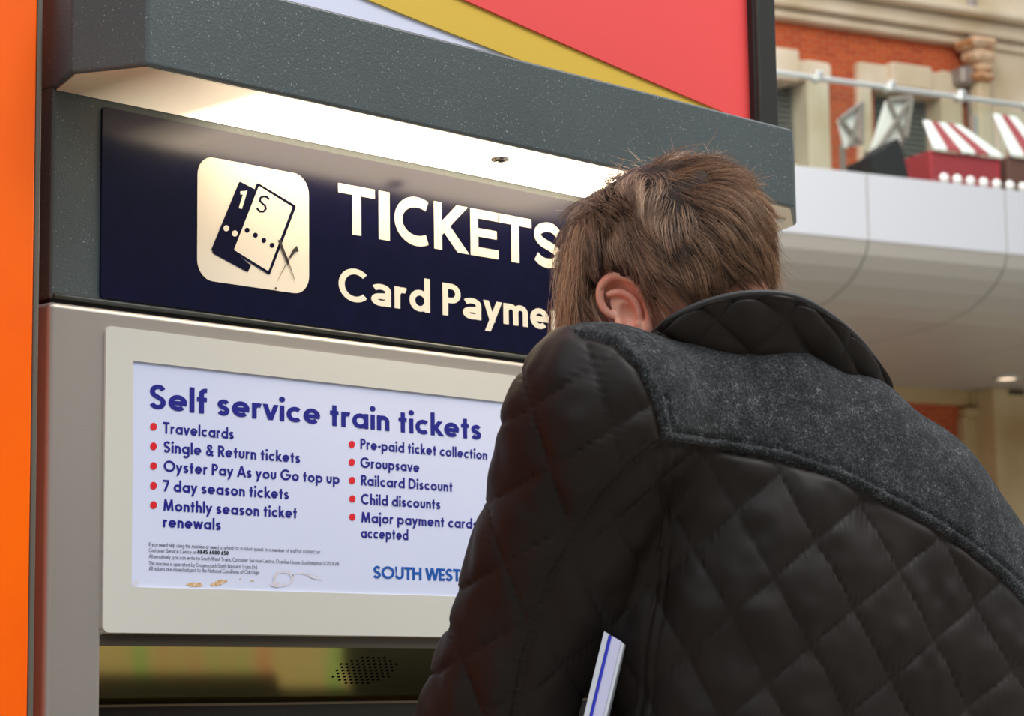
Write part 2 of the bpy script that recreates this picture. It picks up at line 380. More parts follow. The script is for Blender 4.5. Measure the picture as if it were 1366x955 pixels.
# stone dressings of the two windows
def dress(x0, x1, yl0, yl1, jambL, jambR, key):
    if jambL: boxP('stone_jamb', jambL[0], yl0+4, jambL[1], 262, WT-.1, .5, M_stone, wall, .015)
    if jambR: boxP('stone_jamb', jambR[0], yl0+4, jambR[1], 262, WT-.1, .5, M_stone, wall, .015)
    boxP('stone_lintel', x0, yl0, x1, yl1, WT-.12, .5, M_stone, wall, .02)
    boxP('keystone', key[0], key[1], key[2], key[3], WT-.2, .5, M_stone, wall, .02)
dress(1000, 1109, 78, 104, None, (1079, 1108), (1000, 62, 1067, 104))
dress(1147, 1290, 92, 124, (1148, 1165), (1258, 1286), (1190, 86, 1244, 118))
for n, (ww, ztp) in enumerate(((w1, zt), (w2, zt2))):
    wi = empty('window_%d' % (n+1), bw(ww[0], WT+.3, zsill)); tag(wi, kind='structure')
    boxB('window_back', ww[0], ww[1], WT+.42, WT+.48, zsill, ztp, mat('dark_interior', lin(52, 54, 50), .8, bump=(5, .1, .002)) if n == 0 else bpy.data.materials['dark_interior'], wi)
    H = ztp-zsill; nl = 14
    for k in range(nl):
        z = ztp-.06-k*H*.5/nl
        boxB('louvre_slat', ww[0]+.04, ww[1]-.04, WT+.24, WT+.34, z-.05, z-.012, M_louvre, wi)
    boxB('blind', ww[0]+.05, ww[1]-.05, WT+.3, WT+.33, zsill+.05, zsill+H*.42, M_mint, wi)
    boxB('transom', ww[0], ww[1], WT+.2, WT+.3, zsill+H*.42, zsill+H*.47, M_stone, wi)
    boxB('window_frame', ww[0], ww[0]+.05, WT+.2, WT+.32, zsill, ztp, M_mint, wi)
    boxB('window_frame', ww[1]-.05, ww[1], WT+.2, WT+.32, zsill, ztp, M_mint, wi)
# rainwater pipe with a hopper, ornate bracket beside it
pipe = empty('drain_pipe', bw(5.8, 5.3, 6.64)); tag(pipe, 'grey rainwater pipe running down the corner of the brick wall', 'pipe')
sp = onB(1294, 60, WT-.15)[0]
V, Fc = tube([bw(sp, WT-.18, 13), bw(sp, WT-.18, 9.4), bw(sp, WT-.18, 8), bw(sp, WT-.18, 6.64)], .1, 10); mk('pipe_shaft', V, Fc, M_lead, pipe, True)
boxP('hopper', 1284, 88, 1302, 112, WT-.35, .3, M_lead, pipe, .04)
boxP('clamp', 1286, 52, 1300, 58, WT-.3, .2, M_lead, pipe, .02)
for (x0, y0, x1, y1, t, th) in ((1300, 48, 1334, 60, WT-.6, .5), (1304, 60, 1330, 80, WT-.5, .4), (1306, 80, 1328, 96, WT-.42, .32), (1303, 96, 1331, 106, WT-.5, .4)):
    boxP('carved_block', x0, y0, x1, y1, t, th, M_terra, wall, .06)
boxP('column_shaft', 1309, 106, 1326, 262, WT-.4, .3, M_stone, wall, .04)
# lower storey under the balcony
zl = onB(1280, 541, WT)[1]; zf = onB(1280, 495, WT)[1]
boxB('brick_wall', onB(1150, 600, WT)[0], onB(1294, 600, WT)[0], WT+.02, WT+.5, 0, zl, M_brick, wall)
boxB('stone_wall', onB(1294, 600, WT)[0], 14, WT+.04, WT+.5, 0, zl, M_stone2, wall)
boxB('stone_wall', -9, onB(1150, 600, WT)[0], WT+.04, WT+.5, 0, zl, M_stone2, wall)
sa = onB(1150, 520, WT)[0]
for k in range(9):
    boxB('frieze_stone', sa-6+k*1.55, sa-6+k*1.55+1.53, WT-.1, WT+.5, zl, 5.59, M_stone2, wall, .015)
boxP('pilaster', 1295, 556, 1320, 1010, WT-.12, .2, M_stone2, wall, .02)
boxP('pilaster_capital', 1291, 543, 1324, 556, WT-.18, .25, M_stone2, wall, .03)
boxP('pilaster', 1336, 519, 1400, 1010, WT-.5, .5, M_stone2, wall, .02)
boxP('vent_slot', 1347, 521, 1366, 526, WT-.53, .05, mat('dark_vent', lin(60, 54, 46), .7, bump=(9, .1, .001)), wall)

# balcony: panelled fascia, coved soffit, glass balustrade
M_fasc = mat('white_fascia_panel', lin(200, 203, 209), .35, bump=(2, .05, .003))
M_sof = mat('pale_soffit_panel', lin(182, 178, 170), .38, bump=(2, .05, .003))
M_seal = mat('panel_joint', lin(150, 146, 140), .7, bump=(9, .1, .001))
M_steel = mat('brushed_rail_steel', lin(214, 220, 216), .3, .7, bump=(30, .1, .001))
def glass_mat(name, tint, gl):
    m = bpy.data.materials.new(name); m.use_nodes = True; t = m.node_tree; t.nodes.clear()
    o = t.nodes.new('ShaderNodeOutputMaterial'); mx = t.nodes.new('ShaderNodeMixShader'); tr = t.nodes.new('ShaderNodeBsdfTransparent'); g = t.nodes.new('ShaderNodeBsdfGlossy')
    tr.inputs[0].default_value = tint; g.inputs['Roughness'].default_value = .03
    mx.inputs[0].default_value = gl; t.links.new(tr.outputs[0], mx.inputs[1]); t.links.new(g.outputs[0], mx.inputs[2]); t.links.new(mx.outputs[0], o.inputs[0]); return m
M_glass = glass_mat('balustrade_glass', (.93, .975, .95, 1), .035)
bal = empty('balcony', bw(0, 0, 5.9))
tag(bal, 'white panelled balcony with curved soffit across the hall', 'balcony')
zft, zfb = 6.70, 5.985
js = [onB(1159, 300, 0)[0]+k*(onB(1343, 300, 0)[0]-onB(1159, 300, 0)[0]) for k in range(-5, 5)]
prof = [(0, 0), (.06, -.14), (.18, -.27), (.38, -.40), (.7, -.52), (1.1, -.60), (1.7, -.62), (2.6, -.64), (5.38, -.655)]
for k in range(len(js)-1):
    s0, s1 = js[k]+.012, js[k+1]-.012
    boxB('fascia_panel', s0, s1, 0, .06, zfb, zft, M_fasc, bal, .006)
    V = []; Fc = []
    for (t_, dz) in prof: V += [bw(s0, t_+.01, zfb+dz), bw(s1, t_+.01, zfb+dz)]
    n = len(prof)
    for (t_, dz) in prof: V += [bw(s0, t_+.06, zfb+dz+.06), bw(s1, t_+.06, zfb+dz+.06)]
    for i in range(n-1):
        Fc.append([2*i, 2*i+1, 2*i+3, 2*i+2]); Fc.append([2*n+2*i, 2*n+2*i+2, 2*n+2*i+3, 2*n+2*i+1])
        Fc.append([2*i, 2*i+2, 2*n+2*i+2, 2*n+2*i]); Fc.append([2*i+1, 2*n+2*i+1, 2*n+2*i+3, 2*i+3])
    mk('soffit_panel', V, Fc, M_sof, bal)
    box_ = boxB('fascia_joint', js[k]-.012, js[k]+.012, .02, .07, zfb, zft, M_seal, bal)
boxB('balcony_deck', js[0], js[-1], .06, 5.4, zft-.35, zft-.06, M_seal, bal)
zr = 7.69
blu = empty('balustrade', bw(0, .1, zft-.06)); tag(blu, 'glass balustrade with a pale steel handrail along the white balcony', 'balustrade')
for k in range(len(js)-1):
    half = (js[k+1]-js[k])/2
    for q in range(2):
        a = js[k]+q*half; boxB('glass_panel', a+.03, a+half-.03, .1, .115, zft-.05, zr-.06, M_glass, blu)
rail_s = [onB(1095, 97, 0)[0]+k*.95 for k in range(-6, 8)]
V, Fc = tube([bw(js[0], .08, zr), bw(0, .08, zr), bw(js[-1], .08, zr)], .03, 8); mk('handrail', V, Fc, M_steel, blu, True)
for s in rail_s:
    boxB('rail_bracket', s-.05, s+.05, .0, .14, zr-.05, zr+.07, M_steel, blu, .02)
boxB('base_channel', js[0], js[-1], .07, .16, zft-.06, zft+.02, M_steel, blu)

# things seen through the balustrade glass, and reflections built as panels
M_white = mat('white_canvas', lin(250, 250, 246), .6, bump=(20, .2, .002)); M_maroon = mat('maroon_canvas', lin(168, 52, 60), .6, bump=(20, .2, .002))
M_blackc = mat('black_canvas', lin(26, 26, 26), .7, bump=(20, .2, .002)); M_brownt = mat('brown_timber', lin(110, 70, 60), .6, bump=(20, .2, .002))
def stall(name, label, x0, x1, ytop, yv, ybot, t, mv, stripes):
    s0 = onB(x0, yv, t)[0]; s1 = onB(x1, yv, t)[0]; zv = onB((x0+x1)/2, yv, t)[1]; zT = onB((x0+x1)/2, ytop, t)[1]; zb = zft-.06
    st = empty(name, bw((s0+s1)/2, t, zb)); tag(st, label, 'stall')
    boxB('counter', s0, s1, t, t+.7, zb, zv, mv, st, .01)
    n = stripes; L = (s1-s0)
    for k in range(n):
        a0 = s0+L*k/n; a1 = s0+L*(k+1)/n; o = .42*L
        m = M_white if k % 2 == 0 else M_maroon  # white strips on the maroon stall imitate glass-roof highlights
        V = [bw(a0, t-.05, zv), bw(a1, t-.05, zv), bw(a1*.55+(s0+o)*.45+.2, t+.6, zT), bw(a0*.55+(s0+o)*.45+.2, t+.6, zT)]
        V2 = [tuple(np.array(v)+np.array([0, 0, .03])) for v in V]
        mk('canopy_strip', V+V2, [[0, 1, 2, 3], [7, 6, 5, 4], [0, 4, 5, 1], [1, 5, 6, 2], [2, 6, 7, 3], [3, 7, 4, 0]], m, st)
    for sgn in (s0+.05, s1-.05):
        boxB('post', sgn-.03, sgn+.03, t+.6, t+.66, zb, zT-.02, M_steel, st)
    return st
stall('market_stall', 'maroon stall on the balcony, its white canopy strips standing for roof reflections', 1241, 1334, 150, 206, 245, 1.2, M_maroon, 5)
stall('market_stall', 'brown stall with white canopy at the right end of the balcony', 1344, 1400, 140, 212, 245, 1.2, M_brownt, 3)
def lattice(name, label, pts, t):  # made-up white panels imitating glass-roof reflections in the balustrade
    """a leaning white panel with crossed bars, standing in for a glass-roof reflection"""
    P = [onB(x, y, t) for x, y in pts]; zb = zft-.06
    r = empty(name, bw(P[0][0], t, zb)); tag(r, label, 'screen')
    V = [bw(s, t+.02*i, z) for i, (s, z) in enumerate(P)]; V2 = [bw(s, t+.04+.02*i, z) for i, (s, z) in enumerate(P)]
    n = len(P); mk('reflection_patch', V+V2, [list(range(n)), list(range(2*n-1, n-1, -1))]+[[i, (i+1) % n, n+(i+1) % n, n+i] for i in range(n)], M_white, r)
    V = []; Fc = []
    for a, b in ((0, 2), (1, 3), (0, 1), (1, 2)):
        v, f = tube([bw(P[a][0], t-.03, P[a][1]), bw(P[b][0], t-.03, P[b][1])], .03, 6); k = len(V); V += v; Fc += [[i+k for i in q] for q in f]
    mk('reflected_truss', V, Fc, M_lead, r)
    lo = min(P, key=lambda p: p[1]); hi = max(P, key=lambda p: p[1])
    boxB('stand', lo[0]-.03, lo[0]+.03, t+.1, t+.14, zb, lo[1]+.05, M_lead, r)
lattice('roof_reflection_panel', 'small white crossed panel standing in for a roof reflection in front of the brick pier', [(1119, 160), (1148, 138), (1147, 193), (1132, 196)], 1.5)
lattice('roof_reflection_panel', 'taller white crossed panel standing in for a roof reflection in front of the second window', [(1183, 135), (1214, 131), (1206, 185), (1165, 205)], 1.6)
# dark covered chair
ch = empty('covered_chair', bw(onB(1187, 230, .9)[0], .9, zft-.06)); tag(ch, 'black cloth covered chair on the balcony behind the glass', 'chair')
P = [onB(x, y, .9) for x, y in ((1161, 208), (1178, 200), (1197, 184), (1204, 200), (1212, 236), (1166, 236))]
V = [bw(s, .9, z) for s, z in P]; V2 = [bw(s, 1.35, z-.03) for s, z in P]; n = 6
mk('cloth_cover', V+V2, [list(range(n))[::-1], list(range(n, 2*n))]+[[i, (i+1) % n, n+(i+1) % n, n+i] for i in range(n)], M_blackc, ch)
for k, sx_ in enumerate((1170, 1206)):
    for t_ in (.95, 1.28):
        s = onB(sx_, 240, t_)[0]; boxB('leg', s-.02, s+.02, t_, t_+.04, zft-.06, P[5][1]+.02, M_lead, ch)
# row of round white cushions along the deck edge
for k in range(7):
    x = 1260+k*17.5; s = onB(x, 247+k*1.4, .03)[0]
    bm = bmesh.new(); bmesh.ops.create_uvsphere(bm, u_segments=12, v_segments=8, radius=1)
    for v in bm.verts: v.co = Vector(bw(s, .03, zft+.055))+Vector((v.co.x*.07, v.co.y*.04, v.co.z*.055))
    o = bm_out('cushion', bm, M_white, None, True, origin=bw(s, .03, zft))
    tag(o, '%s small round white cushion on the balcony edge, counted from the left' % ('first', 'second', 'third', 'fourth', 'fifth', 'sixth', 'seventh')[k], 'cushion', 'round white cushions along the balcony edge')
# recessed downlight under the balcony
M_lamp = mat('warm_lamp', (1, .8, .6, 1), .5, emis=((1, .72, .5, 1), 2.6), bump=(5, .02, .001))
s, z = onB(1343, 497, 4.2); dl = empty('ceiling_light', bw(s, 4.2, zfb-.66)); tag(dl, 'small round warm downlight in the soffit under the balcony', 'light')
V, Fc = tube([bw(s, 4.2, zfb-.64), bw(s, 4.2, zfb-.655), ], .15, 20); mk('lens', V, Fc, M_lamp, dl)
V, Fc = tube([bw(s+.165*math.cos(a), 4.2+.165*math.sin(a), zfb-.655) for a in np.linspace(0, 2*math.pi, 24, endpoint=False)], .025, 6, True); mk('trim_ring', V, Fc, M_steel, dl, True)

# ================================================================== TICKET MACHINE
def paint(name, col, glint_col, rough=.42):
    """textured powder coat; pale specks in the colour imitate specular glints"""
    m = mat(name, col, rough, bump=(420, .35, .0012)); t = m.node_tree; b = t.nodes['Principled BSDF']
    co = t.nodes.new('ShaderNodeTexCoord'); n = t.nodes.new('ShaderNodeTexNoise'); n.inputs['Scale'].default_value = 430; n.inputs['Detail'].default_value = 1
    r = t.nodes.new('ShaderNodeMapRange'); r.inputs[1].default_value = .69; r.inputs[2].default_value = .76
    n2 = t.nodes.new('ShaderNodeTexNoise'); n2.inputs['Scale'].default_value = 7; n2.inputs['Detail'].default_value = 6
    mx0 = t.nodes.new('ShaderNodeMix'); mx0.data_type = 'RGBA'; mx0.inputs[6].default_value = col; mx0.inputs[7].default_value = tuple(c*1.35 for c in col[:3])+(1,)
    mx = t.nodes.new('ShaderNodeMix'); mx.data_type = 'RGBA'; mx.inputs[7].default_value = glint_col  # bright specks put the coat's specular sparkle into the colour
    for q in (n, n2): t.links.new(co.outputs['Object'], q.inputs['Vector'])
    t.links.new(n2.outputs[0], mx0.inputs[0]); t.links.new(n.outputs[0], r.inputs[0]); t.links.new(r.outputs[0], mx.inputs[0])
    t.links.new(mx0.outputs[2], mx.inputs[6]); t.links.new(mx.outputs[2], b.inputs['Base Color']); return m
M_grey = paint('grey_powder_coat', lin(68, 76, 76), lin(138, 146, 146))
M_dark = mat('black_gasket', lin(14, 14, 13), .5, bump=(60, .1, .001))
M_silver = mat('brushed_steel_casing', lin(172, 166, 158), .42, .55, bump=(90, .12, .0006), aniso=(.3, 1, 6))
M_plate = mat('satin_aluminium_plate', lin(206, 205, 196), .45, .12, bump=(250, .08, .0004))
M_paper = mat('glossy_white_poster', lin(206, 214, 240), .3, vary=(3, lin(214, 220, 243), .3, .7), coat=.6)
M_navy = mat('navy_enamel', lin(0, 0, 36), .17, vary=(60, lin(3, 3, 46), .4, .7), bump=(14, .06, .002), spec=.5)
M_cream = mat('cream_letters', lin(236, 228, 212), .35, bump=(60, .03, .0005))
M_blue = mat('blue_print', lin(28, 30, 132), .35, coat=.4, bump=(50, .01, .0005)); M_red = mat('red_bullet_print', lin(214, 34, 44), .35, coat=.4, bump=(50, .01, .0005))
M_ink = mat('black_fine_print', lin(52, 54, 78), .4, bump=(50, .01, .0005)); M_inkb = mat('black_bold_print', lin(20, 20, 30), .4, bump=(50, .01, .0005))
M_logo = mat('blue_logo_print', lin(14, 84, 170), .35, coat=.4, bump=(50, .01, .0005))
ZS = 1.8885; YF = -.151; ZT = 1.9945; YH = -.01; X0 = 1.409; X1 = 2.605
tm = empty('ticket_machine', (2.0, .25, 0))
tag(tm, 'grey and silver ticket machine with a lit canopy and navy tickets sign', 'ticket machine')
box('header', X0, X1-.004, YH, .5, 1.667, ZS+.004, M_grey, tm, .004)
can = [(1.425, YF), (2.480, YF), (2.576, -.080), (2.606, -.018), (2.606, .5), (1.4085, .5), (1.4085, -.012), (1.386, -.074)]
prism('canopy', can, ZS, ZT, 'z', M_grey, tm, .004)
# translucent underside of the canopy, lit from the tube behind it
def lens_mat():
    m = mat('lit_canopy_lens', lin(226, 206, 170), .35, bump=(3, .02, .002)); t = m.node_tree; b = t.nodes['Principled BSDF']
    co = t.nodes.new('ShaderNodeTexCoord'); sp_ = t.nodes.new('ShaderNodeSeparateXYZ'); r = t.nodes.new('ShaderNodeValToRGB')
    t.links.new(co.outputs['Object'], sp_.inputs[0])
    mr = t.nodes.new('ShaderNodeMapRange'); mr.inputs[1].default_value = -.6; mr.inputs[2].default_value = .6   # object space: x-2.0
    t.links.new(sp_.outputs['X'], mr.inputs[0]); t.links.new(mr.outputs[0], r.inputs[0])
    E_ = r.color_ramp.elements; E_[0].position = .03; E_[0].color = (0, 0, 0, 1); E_[1].position = .14; E_[1].color = (.10, .10, .10, 1)
    for p, v in ((.18, .5), (.215, 1), (.66, 1), (.74, .30), (.84, .02), (.9, .0)):
        e_ = E_.new(p); e_.color = (v, v, v, 1)
    mu = t.nodes.new('ShaderNodeMath'); mu.operation = 'MULTIPLY'; mu.inputs[1].default_value = 8.0
    t.links.new(r.outputs[0], mu.inputs[0]); t.links.new(mu.outputs[0], b.inputs['Emission Strength']); b.inputs['Emission Color'].default_value = (1, .81, .58, 1)
    return m
ins = [(1.428, YF+.006), (2.478, YF+.006), (2.571, -.078), (2.598, -.014), (1.412, -.012), (1.392, -.072)]
prism('canopy_light_lens', ins, ZS-.0015, ZS+.001, 'z', lens_mat(), tm)
tag(tm.children[-1], 'glowing underside of the canopy')
lk = on(2, 667, 212, ZS-.004); M_chrome = mat('chrome', lin(190, 184, 170), .2, 1, bump=(80, .1, .0005))
V, Fc = tube([(lk[0], lk[1], ZS), (lk[0], lk[1], ZS-.006), (lk[0], lk[1], ZS-.0065)], [.011, .011, .009], 20); lo_ = mk('lock', V, Fc, M_chrome, tm, True)
V, Fc = tube([(lk[0], lk[1], ZS-.006), (lk[0], lk[1], ZS-.0075)], .006, 14); mk('lock_barrel', V, Fc, M_dark, lo_)
box('keyway', lk[0]-.0045, lk[0]+.0045, lk[1]-.0012, lk[1]+.0012, ZS-.0085, ZS-.0073, M_chrome, lo_)
# little clear cover at the right end of the canopy
box('end_cover', 2.455, 2.525, YF+.048, -.03, ZS-.006, ZS-.001, mat('clear_end_cover', lin(205, 196, 180), .25, bump=(40, .1, .001)), tm, .002)
box('cover_clip', 2.512, 2.516, YF+.065, -.045, ZS-.0085, ZS-.005, M_lead, tm)
# navy sign board
ZSG0, ZSG1 = 1.6748, 1.8792; XS0 = on(1, 135, 270, YH-.002)[0]
sg = prism('name_board', rrect(XS0, 2.56, ZSG0, ZSG1, .004), YH-.003, YH+.002, 'y', M_navy, tm); YS = YH-.0035
# TICKETS: every letter fitted to its own width
zb_ = on(1, 469, 313.4, YS)[2]; zb2 = on(1, 694, 350.4, YS)[2]; zc = (zb_+zb2)/2; cap = on(1, 451.7, 244, YS)[2]-zc
V = []; Fc = []
for ch_, xa, xb in (('T', 38, 205), ('I', 222, 272), ('C', 293, 460), ('K', 474, 628), ('E', 640, 767), ('T', 768, 918), ('S', 928, 1057)):
    pa = 440+xa/3.412; pb = 440+xb/3.412; yb = 313.4+.1644*((pa+pb)/2-469)
    a = on(1, pa, yb-30, YS)[0]; b = on(1, pb, yb-30, YS)[0]; wd = (b-a)/cap; w = .2
    if ch_ == 'T': g = [([(wd/2, 0), (wd/2, 1-w*.5)], .24), ([(0, 1-.095), (wd, 1-.095)], .19)]
    elif ch_ == 'I': g = [([(wd/2, 0), (wd/2, 1)], wd)]
    elif ch_ == 'C': g = [(arc(wd*.62, .5, wd*.62-.115, .405, 58, 302, 30), .215)]
    elif ch_ == 'K': g = [([(.115, 0), (.115, 1)], .23), ([(.16, .40), (wd-.16, 1.0)], .22), ([(.26, .56), (wd-.135, 0.0)], .235)]
    elif ch_ == 'E': g = [([(.115, 0), (.115, 1)], .23), ([(.1, .095), (wd, .095)], .19), ([(.1, .51), (wd*.94, .51)], .18), ([(.1, .905), (wd*.98, .905)], .19)]
    else: g = [(s_curve(wd, 1.0, .205), .205)]
    for pts, ww in g:
        v, f = stroke_geo(pts, ww); k = len(V)
        for j_, p in enumerate(v): V.append((a+p[0]*cap, YS-1e-6*(j_ % 37), zc+p[1]*cap))
        Fc += [[i+k for i in q] for q in f]
mk('lettering', V, Fc, M_cream, sg)
# Card Payments
zb_ = on(1, 520, 410.4, YS)[2]; zb2 = on(1, 705, 436, YS)[2]; zc2 = (zb_+zb2)/2; a = on(1, 451.7, 402, YS)[0]; b = on(1, 732.5, 440, YS)[0]
cap2 = on(1, 581.5, 375.5, YS)[2]-zc2
_, _, adv = text_geo('Card Payme', .168, .075, True); V2, F2, adv2 = text_geo('Card Payments', .168, .075, True)
k = (b-a)/adv
mk('lettering', [(a+v[0]*k, YS-1e-6*(i % 37), zc2+v[1]*cap2) for i, v in enumerate(V2)], F2, M_cream, sg)
# ticket pictogram
IC = [(263.4, 212), (412, 238), (412, 392.5), (263.4, 378.5)]
ia = on(1, *IC[0], YS); ib = on(1, *IC[2], YS)
ic = prism('pictogram', rrect(ia[0], ib[0], 1.7085, 1.8465, .022, 8), YS-.0004, YS, 'y', M_cream, sg)
def ip(*pts): return [(240+x/4.34, 190+y/4.34) for x, y in pts]
YI = YS-.0008
px_poly('black_ticket', round_poly(ip((345, 225), (432, 270), (300, 620), (412, 712), (393, 752), (186, 640)), 2), YI, M_navy, ic)
px_poly('black_ticket', round_poly(ip((345, 225), (470, 290), (330, 660), (180, 625)), 2), YI-.0001, M_navy, ic)
px_poly('white_ticket', round_poly(ip((447, 232), (674, 368), (520, 768), (298, 628)), 3), YI-.0002, M_navy, ic)
px_poly('white_ticket', round_poly(ip((457, 252), (652, 374), (512, 745), (313, 622)), 1.5), YI-.0003, M_cream, ic)
YJ = YI-.0005
px_stroke('figure_one', ip((350, 293), (378, 290), (350, 383)), 4.4, YJ, M_cream, ic)
Sx = [(cx_, cy_) for cx_, cy_ in arc(485, 340, 27, 22, -35, -255, 12)+arc(478, 378, 27, 22, -75, 150, 12)]
px_stroke('letter_s', ip((517, 330), (505, 316), (485, 312), (467, 320), (463, 338), (478, 354), (493, 366), (498, 384), (485, 400), (463, 400), (445, 380)), 2.6, YJ, M_navy, ic)
for x, y in ((389, 508), (437, 537), (486, 567), (534, 596)): px_poly('perforation_dot', ip(*arc(x, y, 14, 15, 0, 350, 14)), YJ, M_navy, ic)
for x, y in ((269, 497), (318, 527)): px_poly('perforation_dot', ip(*arc(x, y, 17, 18, 0, 350, 14)), YJ, M_cream, ic)
M_mark = mat('marker_scribble', lin(34, 32, 34), .5, bump=(50, .01, .0005)); M_mark2 = mat('faint_marker_scribble', lin(130, 124, 112), .5, bump=(50, .01, .0005))
YK = YJ-.0003
px_poly('pen_mark', ip((567, 563), (590, 566), (592, 590), (632, 690), (626, 712), (582, 610)), YK, M_mark, ic)
px_poly('pen_mark', ip((678, 598), (688, 632), (668, 634), (640, 672), (632, 664), (656, 618)), YK, M_mark, ic)
px_poly('pen_mark', ip((632, 660), (638, 668), (572, 790), (560, 812)), YK, M_mark2, ic)
px_poly('pen_mark', ip((622, 690), (632, 692), (668, 796), (662, 792)), YK, M_mark2, ic)
px_poly('pen_mark', ip(*arc(555, 845, 6, 8, 0, 330, 8)), YK, M_mark, ic)

# silver casing below the sign: stiles, head rail, lower cabinet
XB0, XB1 = 1.4046, 2.612; ZB = 1.6635; ZP0, ZP1 = 1.3262, 1.6445; XP0 = 1.4733; XP1 = XB1-(XP0-XB0)
box('gasket', X0+.002, X1-.006, YH+.002, .48, ZB-.002, 1.669, M_dark, tm)
M_strip = mat('dark_rubber_strip', lin(70, 72, 66), .35, bump=(60, .1, .001))
V, Fc = tube([(X0+.004, YH-.001, 1.6705), (X1-.008, YH-.001, 1.6705)], .0028, 10); mk('rubber_strip', V, Fc, M_strip, tm, True)
prism('casing', [(XB0, .02), (XP0+.001, .02), (XP0+.001, ZP0-.002), (XP1-.001, ZP0-.002), (XP1-.001, .02), (XB1, .02), (XB1, ZB), (XB0, ZB)], -.016, .45, 'y', M_silver, tm, .007, 4)
box('plinth', XB0+.01, XB1-.01, 0, .45, 0, .12, M_dark, tm)
box('back_panel', XB0+.02, XB1-.02, .40, .5, .05, 1.66, M_grey, tm)
# pale plate around the poster
YP = -.0185
XO0 = on(1, 178, 482.6, YP)[0]; XO1 = XP1-(XO0-XP0); ZO0, ZO1 = 1.3735, 1.6105
def frame_plate():
    out = rrect(XP0, XP1, ZP0, ZP1, .007, 6); inn = rrect(XO0, XO1, ZO0, ZO1, .0012, 6); n = len(out); V = []; Fc = []
    for y in (YP, -.012):
        for p in out: V.append((p[0], y, p[1]))
        for p in inn: V.append((p[0], y, p[1]))
    for i in range(n):
        j = (i+1) % n
        Fc += [[i, j, n+j, n+i], [2*n+i, 3*n+i, 3*n+j, 2*n+j], [i, 2*n+i, 2*n+j, j], [n+i, n+j, 3*n+j, 3*n+i]]
    return V, Fc
V, Fc = frame_plate(); fp = mk('display_plate', V, Fc, M_plate, tm)
YO = -.0165
po = box('poster', XO0-.003, XO1+.003, YO, -.0158, ZO0-.003, ZO1+.003, M_paper, fp); YT = YO-.0004
flat_text('lettering', 'Self service train tickets', (199.5, 545.6), (642, 585.8), .0262, YT, M_blue, po, .178, .085)
LL = [('Travelcards', (217.6, 578.4), (312, 585)), ('Single & Return tickets', (218.4, 604.2), (400.4, 616.5)), ('Oyster Pay As you Go top up', (218.4, 630.5), (453, 644)),
      ('7 day season tickets', (217.6, 655), (385.3, 665.7)), ('Monthly season ticket', (217.6, 681.3), (396.3, 690.7)), ('renewals', (217.6, 703.5), (294.7, 706.3)),
      ('Pre-paid ticket collection', (480.8, 600.1), (650, 612)), ('Groupsave', (480.8, 624.3), (559.5, 629)), ('Railcard Discount', (481.6, 648), (603.8, 655)),
      ('Child discounts', (481.6, 672.7), (587.4, 678.8)), ('Major payment cards', (481.6, 697.3), (637, 704.7)), ('accepted', (481.6, 717.8), (544.7, 719.8))]
for s_, a_, b_ in LL: flat_text('lettering', s_, a_, b_, .0121, YT, M_blue, po, .178, .10)
for x, y in ((204.9, 569), (204.9, 595.2), (204.9, 621.4), (204.9, 647.7), (204.9, 673.5)): px_poly('bullet', arc(x, y, 4.6, 5.2, 0, 345, 18), YT, M_red, po)
for x, y in ((469.3, 592.7), (469.3, 616.5), (469.7, 640.7), (470.1, 665.3), (470.1, 689.5)): px_poly('bullet', arc(x, y, 4.2, 4.9, 0, 345, 18), YT, M_red, po)
for s_, a_, b_, w_, m_ in (('If you need help using this machine or need a refund for a ticket, speak to a member of staff or contact our', (198.7, 729.3), (427.5, 737.5), .1, M_ink),
                       ('Customer Service Centre on', (198.7, 736.5), (262, 738.5), .1, M_ink), ('0845 6000 650', (263.5, 738.6), (305, 740), .2, M_inkb),
                       ('Alternatively, you can write to South West Trains, Customer Service Centre, Overline House, Southampton SO15 1GW.', (198.7, 745), (453, 753.9), .1, M_ink),
                       ('This machine is operated by Stagecoach South Western Trains Ltd.', (198.7, 753.7), (343.5, 758.8), .1, M_ink),
                       ('All tickets are issued subject to the National Conditions of Carriage.', (198.7, 760.7), (346.7, 765.8), .1, M_ink)):
    flat_text('small_print', s_, a_, b_, .0042, YT, m_, po, w_, .09)
# south west trains logotype: fit SOUTH WES to the seen span
a = on(1, 498, 772, YT); b = on(1, 604, 774.2, YT); _, _, adv = text_geo('SOUTH WES', .19, .03); V2, F2, _ = text_geo('SOUTH WEST TRAINS', .19, .03); k = (b[0]-a[0])/adv
mk('logotype', [(a[0]+v[0]*k, YT-1e-6*(i % 37), (a[2]+b[2])/2+v[1]*.0143) for i, v in enumerate(V2)], F2, M_logo, po)
# stains near the bottom edge
M_st = mat('brown_stain', lin(186, 140, 86), .5, vary=(300, lin(226, 204, 172), .35, .65), bump=(60, .1, .0003))
M_st2 = mat('faint_stain', lin(206, 200, 206), .45, vary=(160, lin(208, 212, 234), .4, .6), bump=(60, .1, .0003))
def blob(x, y, rx, ry, m, tilt=0, seed=0, nm='stain'):
    r_ = random.Random(seed); pts = []
    for k in range(20):
        q = 2*math.pi*k/20; f = 1+.16*(r_.random()-.5)*2+.1*math.sin(2*q+seed)
        dx = rx*f*math.cos(q); dy = ry*f*math.sin(q); pts.append((x+dx*math.cos(tilt)-dy*math.sin(tilt), y+dx*math.sin(tilt)+dy*math.cos(tilt)))
    px_poly(nm, pts, YT+.0001-seed*.00002, m, po)
blob(259.5, 779.8, 10, 3.2, M_st, 0, 1); blob(291.5, 777.3, 10.5, 3.3, M_st, -.25, 2); blob(336.5, 774.5, 2.6, .8, M_st, 0, 3); blob(320.5, 772, 1.4, .7, M_st, 0, 4)
